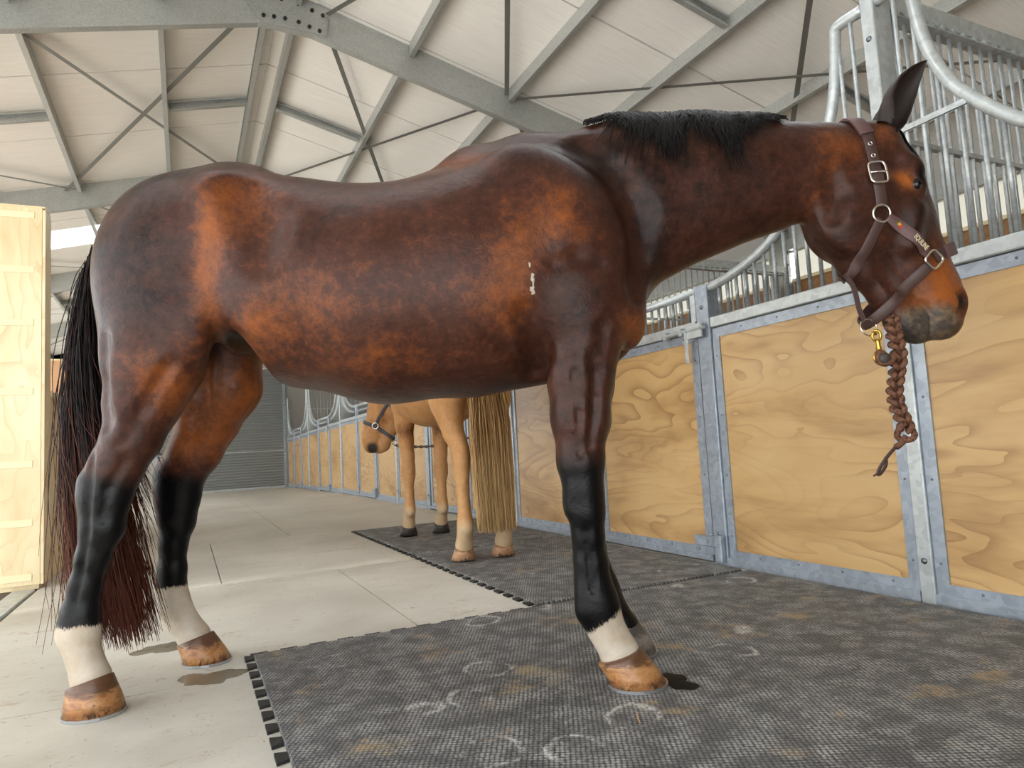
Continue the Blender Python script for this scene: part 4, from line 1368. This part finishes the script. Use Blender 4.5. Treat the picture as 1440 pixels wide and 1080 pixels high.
def strap(name, parent, F, pts, width, thick, mat_, lift=.002, reach=.035, n=6, T=None):
    """leather ribbon laid on the skin of field F along rough points; returns (object, centre line, normals)"""
    C = catmull(pts, n)
    if F is not None:
        d = F.at(C); nearby = np.abs(d) < reach
        C = np.where(nearby[:, None], F.snap(C, lift), C)
        for _ in range(2):
            C[1:-1] = .25 * C[:-2] + .5 * C[1:-1] + .25 * C[2:]
        low = F.at(C) < lift
        C = np.where(low[:, None], F.snap(C, lift), C)
        N = F.grad(C)
        for _ in range(3):
            N[1:-1] = .25 * N[:-2] + .5 * N[1:-1] + .25 * N[2:]
    else:
        N = np.tile(np.array([0, -1., 0]), (len(C), 1))
    Tn = np.gradient(C, axis=0); Tn /= np.linalg.norm(Tn, axis=1, keepdims=True)
    N = N - Tn * (N * Tn).sum(1, keepdims=True); N /= np.linalg.norm(N, axis=1, keepdims=True) + 1e-9
    W = np.cross(Tn, N)
    ww = width if hasattr(width, '__len__') else [width, width]
    wv = np.interp(np.linspace(0, 1, len(C)), np.linspace(0, 1, len(ww)), ww)[:, None]
    prof = [(-.5, 0), (-.5, .7), (-.42, 1), (.42, 1), (.5, .7), (.5, 0)]
    rings = np.stack([C + W * wv * a + N * thick * b for a, b in prof], 1)
    m, k = len(C), len(prof)
    fs = [(i * k + j, i * k + (j + 1) % k, (i + 1) * k + (j + 1) % k, (i + 1) * k + j) for i in range(m - 1) for j in range(k)]
    fs += [tuple(range(k))[::-1], tuple(range((m - 1) * k, m * k))]
    o = MB().add(rings.reshape(-1, 3), fs).build(name, mat_, parent, True)
    smooth_by_angle(o, 50)
    return o, C, N, W, Tn

def ring_pts(c, nrm, r, n=24, r2=None, ax=None):
    c, nrm = Vector(c), Vector(nrm).normalized()
    a = Vector(ax) if ax is not None else nrm.orthogonal()
    a = (a - nrm * a.dot(nrm)).normalized(); b = nrm.cross(a)
    r2 = r2 or r
    return [c + a * (math.cos(2 * math.pi * i / n) * r) + b * (math.sin(2 * math.pi * i / n) * r2) for i in range(n)]

M['leather'] = simple('brown_leather', lin(70, 48, 44), .48)
M['leather_pad'] = simple('plum_leather_padding', lin(92, 66, 66), .55)
M['stitch'] = simple('pale_stitching', lin(130, 108, 100), .7)
M['chrome'] = simple('polished_chrome', lin(226, 220, 210), .18, 1.0)
M['brass'] = simple('polished_brass', lin(212, 170, 80), .25, 1.0)
M['gold_ink'] = simple('cream_gold_print', lin(226, 212, 176), .4)

halter = thing('halter', 'brown leather halter with silver buckle and rings on the dark horse head', 'halter', HORIGIN, rotz=TH)
near = lambda L, y=-.10: [(x, y, z) for x, z in L]
flip = lambda L: [(x, -y, z) for x, y, z in L]
side = near([(1.162, 1.372), (1.162, 1.401), (1.159, 1.442), (1.158, 1.479), (1.156, 1.516), (1.151, 1.562)]) + near([(1.145, 1.609), (1.138, 1.645)], -.075)
top = [(1.133, -.035, 1.69), (1.132, 0, 1.70), (1.133, .035, 1.69)]
cr, CC, CN, CW, CT = strap('crown_strap', halter, HF, side + top + flip(side[::-1]), .034, .005, M['leather'], reach=.06)
strap('crown_padding', halter, HF, side[6:] + top + flip(side[::-1])[:2], .046, .009, M['leather_pad'], lift=.004, reach=.06)
def on_skin(x, z, sg=-1):
    p = np.array([[x, HF.side_y([x], [z], sg)[0], z]])
    return p[0], HF.grad(p)[0]
for sg in (-1, 1):
    i = int(np.argmin(np.abs(CC[:, 2] - 1.479) + 10 * (CC[:, 1] * sg < 0)))
    c, nn, w, tt = CC[i], CN[i], CW[i], CT[i]
    q = c + nn * .008
    pts = []
    for a in np.linspace(0, 2 * np.pi, 33)[:-1]:
        ca, sa = np.cos(a), np.sin(a)
        pts.append(q + w * .026 * np.sign(ca) * abs(ca) ** .45 + tt * .036 * np.sign(sa) * abs(sa) ** .45)
    b = MB().tube(pts, .0042, 8, closed=True).build('buckle', M['chrome'], halter, True, label='silver roller buckle')
    MB().cyl(q - w * .024 + nn * .002, q + w * .024 + nn * .002, .003, 6).build('tongue_bar', M['chrome'], b, True)
    for dz in (.06, .095):                                                 # punched eyelets above the buckle
        j = int(np.argmin(np.abs(CC[:, 2] - 1.479 - dz) + 10 * (CC[:, 1] * sg < 0)))
        MB().tube(ring_pts(CC[j] + CN[j] * .0055, CN[j], .006, 12), .002, 6, closed=True).build('eyelet', M['chrome'], halter, True, label='silver eyelet')
    p, nn = on_skin(1.160, 1.352, sg)
    MB().tube(ring_pts(p + nn * .008, nn, .027), .0038, 8, closed=True).build('cheek_ring', M['chrome'], halter, True, label='round silver ring')
    s_ = lambda L: [(x, sg * .10, z) for x, z in L]
    ck, KC, KN, KW, KT = strap('cheek_strap', halter, HF, s_([(1.180, 1.340), (1.206, 1.316), (1.246, 1.275), (1.290, 1.233), (1.303, 1.221)]), [.026, .034, .034, .034, .03], .006, M['leather_pad'], reach=.06)
    if sg < 0:
        cheek_frame = (KC, KN, KW, KT)
    # squared ring joining cheek, nose and chin straps
    p, nn = on_skin(1.316, 1.203, sg)
    q = p + nn * .009
    tx = np.array([.72, 0, -.69]); tx = tx - nn * (tx @ nn); tx /= np.linalg.norm(tx); tz = np.cross(nn, tx)
    pts = []
    for a in np.linspace(0, 2 * np.pi, 33)[:-1]:
        ca, sa = np.cos(a), np.sin(a)
        pts.append(q + tx * .024 * np.sign(ca) * abs(ca) ** .5 + tz * .024 * np.sign(sa) * abs(sa) ** .5)
    MB().tube(pts, .0042, 8, closed=True).build('square_ring', M['chrome'], halter, True, label='squared silver ring')
    tr = s_([(1.156, 1.335), (1.139, 1.306), (1.116, 1.256), (1.092, 1.21), (1.066, 1.169)])
    tr = [(x, y * (.8 if i < 3 else .62), z) for i, (x, y, z) in enumerate(tr)]
    strap('throat_strap', halter, HF, tr + [(1.045, sg * .02, 1.150)], [.03, .034, .034, .026], .006, M['leather'], reach=.05)
nb = near([(1.322, 1.208), (1.342, 1.219), (1.365, 1.228)], -.08)
strap('noseband', halter, HF, nb + [(1.40, -.045, 1.241), (1.412, 0, 1.247), (1.40, .045, 1.241)] + flip(nb[::-1]), .034, .007, M['leather'], reach=.06)
strap('nose_padding', halter, HF, [nb[2], (1.40, -.045, 1.241), (1.412, 0, 1.247), (1.40, .045, 1.241), flip(nb)[2]], .042, .013, M['leather_pad'], lift=.006, reach=.06)
ch = near([(1.308, 1.188), (1.265, 1.151), (1.217, 1.109), (1.175, 1.070)], -.075) + [(1.140, -.05, 1.036), (1.128, -.02, 1.024)]
strap('chin_strap', halter, HF, ch + [(1.126, 0, 1.022)] + flip(ch[::-1]), .034, .006, M['leather'], reach=.025)
MB().tube(ring_pts((1.160, -.068, 1.053), (-.1, -.95, -.1), .005, 12), .002, 6, closed=True).build('eyelet', M['chrome'], halter, True, label='silver eyelet')
th_ = [(1.060, -.045, 1.166), (1.074, -.048, 1.139), (1.081, -.048, 1.107), (1.087, -.046, 1.067), (1.098, -.045, 1.032)]
strap('connecting_strap', halter, None, th_, .015, .006, M['leather'])
MB().tube(ring_pts((1.113, -.045, 1.006), (0.15, -.95, .2), .028), .0026, 8, closed=True).build('chin_ring', M['chrome'], halter, True, label='large thin silver ring')
# maker's lettering and small tricolour leaf on the cheek strap
KC, KN, KW, KT = cheek_frame
def along(f):
    x = f * (len(KC) - 1); i = min(int(x), len(KC) - 2); t = x - i
    return tuple(a[i] * (1 - t) + a[i + 1] * t for a in (KC, KN, KW, KT))
tc = bpy.data.curves.new('lettering', 'FONT'); tc.body = 'EQUILINE'; tc.align_x = 'CENTER'; tc.align_y = 'CENTER'
tc.size = .0225; tc.extrude = .0004; tc.offset = .0002; tc.space_character = .98
to = bpy.data.objects.new('lettering_source', tc); COL.objects.link(to)
bpy.context.view_layer.update()
lm = bpy.data.meshes.new_from_object(to); bpy.data.objects.remove(to)
c, nn, w, tt = along(.62)
tt = along(.80)[0] - along(.40)[0]; tt /= np.linalg.norm(tt)
nn = along(.45)[1] + along(.62)[1] + along(.8)[1]; nn -= tt * (nn @ tt); nn /= np.linalg.norm(nn)
up = np.cross(nn, tt)
mw = Matrix(((tt[0], up[0], nn[0]), (tt[1], up[1], nn[1]), (tt[2], up[2], nn[2]))).to_4x4()
mw.translation = Vector(c + nn * .0085)
lm.transform(mw @ Matrix.Diagonal((.62, 1, 1, 1))); lm.materials.clear(); lm.materials.append(M['gold_ink'])
link('lettering', lm, halter, kind='stuff')
c, nn, w, tt = along(.27)
for k, (a, colr) in enumerate(((-.006, lin(74, 84, 44)), (0, lin(200, 150, 60)), (.006, lin(176, 60, 44)))):
    q = c + nn * .0072 + tt * a * 1.5 + up * (.004 - a * .7)
    vs = [q + tt * x * 1.5 + up * y * 1.5 for x, y in ((-.005, -.002), (-.001, -.006), (.004, -.003), (.004, .003), (-.002, .005))]
    MB().add(vs, [(0, 1, 2, 3, 4)]).build('emblem', simple('emblem_print', colr, .5), halter)

# lead rope: brown braided cord hanging from the chin, brass snap on the chin ring
def mat_rope():
    t = NT('brown_cord')
    v = t.coord('Object')
    n = t.noise(t.coord('Object', (1, 1, 1)), 120, 2, .6)
    c = t.ramp(n, [(.34, lin(30, 20, 16)), (.42, lin(98, 62, 44)), (.7, lin(122, 82, 58))])
    t.set(Base_Color=c, Roughness=.75)
    t.bump(n, .4, .002)
    return t.m
M['cord'] = mat_rope()
rope = thing('lead_rope', 'brown braided lead rope with a brass snap hanging below the dark horse chin', 'lead rope', HORIGIN, rotz=TH)
yr = -.058
spine = catmull([(1.186, yr + .012, 1.035), (1.184, yr, .965), (1.190, yr, .912), (1.178, yr, .857), (1.166, yr, .803), (1.170, yr, .752), (1.184, yr, .712), (1.190, yr, .680)], 24)
L = np.concatenate([[0], np.cumsum(np.linalg.norm(np.diff(spine, axis=0), axis=1))])
for k in range(3):
    ph = L / .058 * 2 * math.pi / 1.5 + k * 2 * math.pi / 3
    pts = [(p[0] + .0165 * math.sin(a), p[1] + .011 * math.sin(2 * a), p[2] + .006 * math.cos(a)) for p, a in zip(spine, ph)]
    MB().tube(pts, .0092, 8).build('braid_strand', M['cord'], rope, True)
kn = [(1.186 + .024 * math.cos(a), yr + .012 * math.sin(2 * a), .675 + .026 * math.sin(a)) for a in np.linspace(0, 2 * math.pi, 25)[:-1]]
MB().tube(kn, .0095, 8, closed=True).build('knot', M['cord'], rope, True)
MB().tube(catmull([(1.188, yr, .66), (1.168, yr, .640), (1.150, yr, .628)], 6), [.011] * 6 + [.010] * 6 + [.008], 8).build('rope_end', M['cord'], rope, True)
pop = [(1.150, yr, .630), (1.122, yr - .003, .604), (1.095, yr - .004, .572), (1.087, yr - .002, .552), (1.098, yr + .004, .552), (1.118, yr + .006, .576), (1.120, yr + .005, .602)]
strap('leather_popper', rope, None, pop, .010, .003, M['leather'])
MB().tube(catmull([(1.086, yr, .552), (1.074, yr - .002, .546)], 4), .003, 6).build('leather_tip', M['leather'], rope, True)
# the loop of rope end held in the snap
MB().tube(catmull([(1.168, yr - .012, .915), (1.155, yr - .02, .897), (1.136, yr - .022, .888), (1.122, yr - .018, .896), (1.122, yr - .01, .914), (1.136, yr - .006, .922)], 6), .012, 8).build('rope_loop', M['cord'], rope, True)
MB().tube([(1.131, yr - .036, .902), (1.131, yr - .030, .902), (1.131, yr - .01, .902), (1.131, yr, .902)], [.012, .018, .018, .012], 12).build('rope_stop', simple('dark_grey_leather_end', lin(62, 54, 50), .5), rope, True)
sn = MB()
sn.tube(catmull([(1.128, yr, .981), (1.118, yr - .002, .986), (1.114, yr, .975), (1.120, yr, .964), (1.134, yr, .962), (1.140, yr, .975), (1.136, yr, .990), (1.122, yr + .004, .994)], 5), .0042, 8)
sn.tube([(1.128, yr, .966), (1.129, yr, .958), (1.130, yr, .946), (1.131, yr, .934), (1.131, yr, .929)], [.0045, .007, .0065, .009, .006], 10)
sn.tube(ring_pts((1.134, yr, .908), (0.05, -1, 0), .021, 24), .0042, 8, closed=True)
sn.build('snap_hook', M['brass'], rope, True, label='brass snap hook')
# ---------------------------------------------------------------- the palomino, seen from behind, head low and turned to its left
def palomino_field():
    F = Field((-1.45, -.42, -.02), (1.25, .62, 1.78), .011)
    torso(F)
    F.chain([(.12, 0, 1.36, .29, .165), (.32, .02, 1.37, .235, .13), (.50, .06, 1.365, .19, .115), (.66, .11, 1.345, .16, .10), (.76, .15, 1.325, .13, .09)], k=.06, join=.04)
    a = math.radians(68); c, s = math.cos(a), math.sin(a)
    R = np.array([[c, -s, 0], [s, c, 0], [0, 0, 1]])
    t = np.array([.80, .13, 1.325]) - R @ np.array([1.17, 0, 1.60])
    F.xf(R, t); head(F)
    F.seg((1.02, 0, 1.50, .13, .09), (1.17, 0, 1.57, .11, .09), .05)
    F.xf()
    for sg in (-1, 1):
        yh, yf = sg * .128, sg * .135
        F.chain([(-1.045, sg * .15, 1.17, .168, .125), (-1.08, sg * .155, 1.0, .146, .11), (-1.11, sg * .15, .90, .108, .085), (-1.15, sg * .145, .79, .078, .064),
                 (-1.20, yh, .70, .072, .052), (-1.235, yh, .62, .070, .050), (-1.235, yh, .53, .055, .044), (-1.245, yh, .44, .043, .037), (-1.25, yh, .36, .041, .034),
                 (-1.255, yh, .28, .048, .038), (-1.258, yh, .225, .056, .045), (-1.24, yh, .165, .046, .043), (-1.215, yh, .10, .058, .056)], join=.022, k=.022)
        F.seg((-1.165, yh, .78, .022, .02), (-1.270, yh, .668, .030, .026), .025)
        F.seg((-1.272, yh, .655, .028, .026), (-1.278, yh, .50, .022, .02), .025)
        F.ell((-1.292, yh, .205), (.034, .036, .04), .02)
        F.seg((-1.225, yh, .66, .052, .056), (-1.235, yh, .58, .046, .052), .02)
        F.chain([(.205, sg * .15, 1.03, .135, .09), (.195, sg * .15, .90, .092, .072), (.19, sg * .145, .77, .076, .060), (.185, yf, .64, .060, .052), (.188, yf, .56, .053, .048),
                 (.19, yf, .50, .050, .047), (.188, yf, .43, .041, .037), (.188, yf, .35, .040, .034), (.188, yf, .28, .045, .036), (.195, yf, .225, .054, .042),
                 (.22, yf, .165, .044, .040), (.25, yf, .10, .056, .054)], join=.022, k=.022)
        F.ell((.150, yf, .205), (.03, .034, .038), .02)
        F.seg((.19, yf, .55, .046, .054), (.192, yf, .48, .044, .052), .02)
        F.ell((-.965, sg * .20, 1.11), (.078, .055, .115), .04, -15)
        F.seg((-.80, sg * .215, 1.32, .03), (-.895, sg * .20, 1.165, .022), .06)
    F.ell((-1.30, 0, 1.05), (.10, .035, .24), .05, cut=True)                # cleft between the buttocks
    return F, R, t
PR = math.radians(86)
PORIGIN = Vector((1.736, 5.17, .0135))
PF, PRm, PTt = palomino_field()
PV, PQ = PF.mesh()
PV = smooth_mesh(PV, PQ, 2, .5)
M['palomino'] = mat_coat('palomino_coat', lin(112, 72, 40), lin(168, 120, 74), lin(198, 154, 106), lin(52, 44, 40), lin(204, 182, 150), mottle=.4, sheen=.0, rough=.5, soft=.4)
def pal_colour(P):
    x, y, z = P.T
    tone = .50 + .25 * smoothstep(.95, .5, z) + .12 * blob(P, (-1.0, 1.1), (.2, .2))
    tone = tone - .35 * blob(P, (.12, .84), (.07, .08)) - .18 * blob(P, (-1.22, .64), (.06, .07)) - .2 * blob(P, (.2, .52), (.06, .05))  # elbow shading painted into the tone; hocks and knees darker too
    Q = (P - PTt) @ PRm
    hd = (P[:, 0] > .55)
    blk = np.where(hd, blob(Q, (1.34, 1.0), (.06, .06)) * 1.05, 0)
    wht = np.where(hd, 0, smoothstep(.30, .19, z) * .72)
    return np.clip(np.stack([tone, blk, wht], 1), 0, 1)
pal = thing('horse', 'palomino horse with a long blond tail, facing away on the far rubber mats', 'horse', PORIGIN, rotz=PR)
skin_object('body', PV, PQ, M['palomino'], pal, pal_colour(PV))
M['hoof_tan'] = mat_hoof('tan_hoof', lin(176, 132, 98), lin(120, 84, 60), lin(196, 156, 120))
M['hoof_black'] = mat_hoof('black_hoof', lin(52, 46, 42), lin(30, 26, 24), lin(70, 62, 56))
for x, y, mt in ((-1.215, .128, 'hoof_tan'), (-1.215, -.128, 'hoof_tan'), (.25, .135, 'hoof_black'), (.25, -.135, 'hoof_black')):
    h = hoof(pal, (x, y, 0), (x + .025, y, 0), M[mt], None, (1, y * .6, 0), .07, .070)
    h.location = (0, 0, .0005)
M['blond_hair'] = mat_hair('blond_hair', lin(130, 88, 48), lin(186, 152, 104), .0, 1.0)
hp = lambda p: tuple(PRm @ np.array(p) + PTt)
hd_ = lambda d: tuple(PRm @ np.array(d))
M['ear_gold'] = simple('golden_ear_coat', lin(170, 124, 78), .6)
ear(pal, M['ear_gold'], hp((1.205, -.06, 1.645)), hp((1.27, -.085, 1.83)), hd_((.9, -.4, 0)), .043)
ear(pal, M['ear_gold'], hp((1.205, .06, 1.645)), hp((1.27, .085, 1.83)), hd_((.9, .4, 0)), .043)
for sg in (-1, 1):
    bm = bmesh.new(); bmesh.ops.create_uvsphere(bm, u_segments=12, v_segments=8, radius=.02)
    me = bpy.data.meshes.new('eye'); bm.to_mesh(me); bm.free(); me.materials.append(M['eye'])
    o = link('eye', me, pal)
    q = PF.snap(np.array([hp((1.286, sg * .10, 1.438))]), -.008)[0]
    o.location = q
rs = np.random.RandomState(11)
tl = []
for i in range(1300):
    m = 14; t = np.linspace(0, 1, m)
    s0 = rs.rand() ** 1.3; b = np.clip(rs.normal(0, 1), -1.7, 1.7)
    root = np.array([np.interp(s0, [0, .3, 1], [-1.30, -1.345, -1.355]), .012 * b, np.interp(s0, [0, .3, 1], [1.41, 1.30, 1.05])])
    zend = rs.uniform(.17, .26) if rs.rand() < .8 else rs.uniform(.26, .7)
    x = root[0] + (-1.36 + rs.normal(0, .016) - root[0]) * np.minimum(t * 2.5, 1)
    y = root[1] + (-.010 + .062 * b) * np.minimum(t * 2.2, 1) ** .7 * (1 - .12 * t) - .030 * t + .004 * np.sin(t * 11 + i)
    z = root[2] + (zend - root[2]) * t
    p = np.stack([x + .004 * np.sin(t * 13 + i * 1.3), y, z], 1)
    for _ in range(2):
        d = PF.at(p) - .006; p = p - PF.grad(p) * np.minimum(d, 0)[:, None]
    tl.append(p)
strands('tail', M['blond_hair'], pal, np.array(tl), .0026, .0011, kind='stuff')
mn = []
for i in range(500):
    u = rs.rand(); x0 = .12 + .6 * u; y0 = np.interp(x0, [.12, .32, .5, .66, .76], [0, .02, .06, .11, .15])
    zz = np.linspace(1.8, 1.2, 120); f = PF.at(np.stack([np.full(120, x0), np.full(120, y0), zz], 1)); z0 = zz[np.argmax(f < 0)]
    t = np.linspace(0, 1, 8); Ln = rs.uniform(.10, .26)
    p = np.stack([x0 + .03 * t, y0 - (.05 + .25 * Ln) * np.minimum(t * 2, 1), z0 - Ln * t ** 1.2], 1)
    for _ in range(4):
        d = PF.at(p) - .006; p = p - PF.grad(p) * np.minimum(d, 0)[:, None]
    mn.append(p)
strands('mane', M['blond_hair'], pal, np.array(mn), .0028, .0012, kind='stuff')
# ---- its dark halter and the chain that ties it
M['grey_web'] = simple('dark_grey_webbing', lin(62, 62, 68), .6)
ph = thing('halter', 'dark grey webbing halter on the lowered palomino head', 'halter', PORIGIN, rotz=PR)
loop = lambda L: [hp(q) for q in L]
nose_ = [(1.30, .085, 1.19), (1.37, .05, 1.22), (1.402, 0, 1.235), (1.37, -.05, 1.22), (1.30, -.085, 1.19), (1.21, -.06, 1.12), (1.16, -.03, 1.08), (1.15, 0, 1.07), (1.16, .03, 1.08), (1.21, .06, 1.12), (1.30, .085, 1.19)]
strap('noseband', ph, PF, loop(nose_), .032, .006, M['grey_web'], lift=.004, reach=.07)
crown = [(1.30, .085, 1.20), (1.22, .10, 1.33), (1.16, .10, 1.42), (1.14, .09, 1.55), (1.13, .04, 1.68), (1.13, 0, 1.70), (1.13, -.04, 1.68), (1.14, -.09, 1.55), (1.16, -.10, 1.42), (1.22, -.10, 1.33), (1.30, -.085, 1.20)]
strap('crown_strap', ph, PF, loop(crown), .028, .006, M['grey_web'], lift=.004, reach=.08)
thr = [(1.17, .10, 1.38), (1.06, .07, 1.28), (1.00, .02, 1.24), (1.00, -.02, 1.24), (1.06, -.07, 1.28), (1.17, -.10, 1.38)]
strap('throat_strap', ph, PF, loop(thr), .026, .006, M['grey_web'], lift=.004, reach=.07)
for sg in (-1, 1):
    q = PF.snap(np.array([hp((1.30, sg * .085, 1.195))]), .010)[0]; nn = PF.grad(q[None])[0]
    MB().tube(ring_pts(q, nn, .026), .005, 6, closed=True).build('side_ring', M['chrome'], ph, True, label='silver side ring')
cq = PF.snap(np.array([hp((1.15, 0, 1.06))]), .012)[0]
MB().tube(ring_pts(cq + np.array([0, 0, -.02]), (1, .2, 0), .022), .0045, 6, closed=True).build('chin_ring', M['chrome'], ph, True, label='silver chin ring')
ch_ = thing('tie_chain', 'slack twisted tie rope sagging from the palomino chin towards the stall wall', 'tie rope', PORIGIN, rotz=PR)
def to_pal(p):
    d = Vector(p) - PORIGIN
    return np.array(rotz(d, -PR))
a = cq + np.array([0, 0, -.042]); b = to_pal((2.574, 5.93, .86))
n = 60
cl = [a * (1 - t) + b * t + np.array([0, 0, -.28 * t * (1 - t)]) for t in np.linspace(0, 1, n)]
for k in range(2):
    MB().tube([p + np.array([.008 * math.cos(i * .9 + k * math.pi), 0, .008 * math.sin(i * .9 + k * math.pi)]) for i, p in enumerate(cl)], .007, 6).build('rope_strand', simple('tie_rope_fibre', lin(112, 96, 80), .7) if k == 0 else bpy.data.materials['tie_rope_fibre'], ch_, True)
MB().tube(ring_pts(b, (0, 0, 1), .02, 14), .004, 6, closed=True).build('wall_ring', M['galv'], ch_, True)
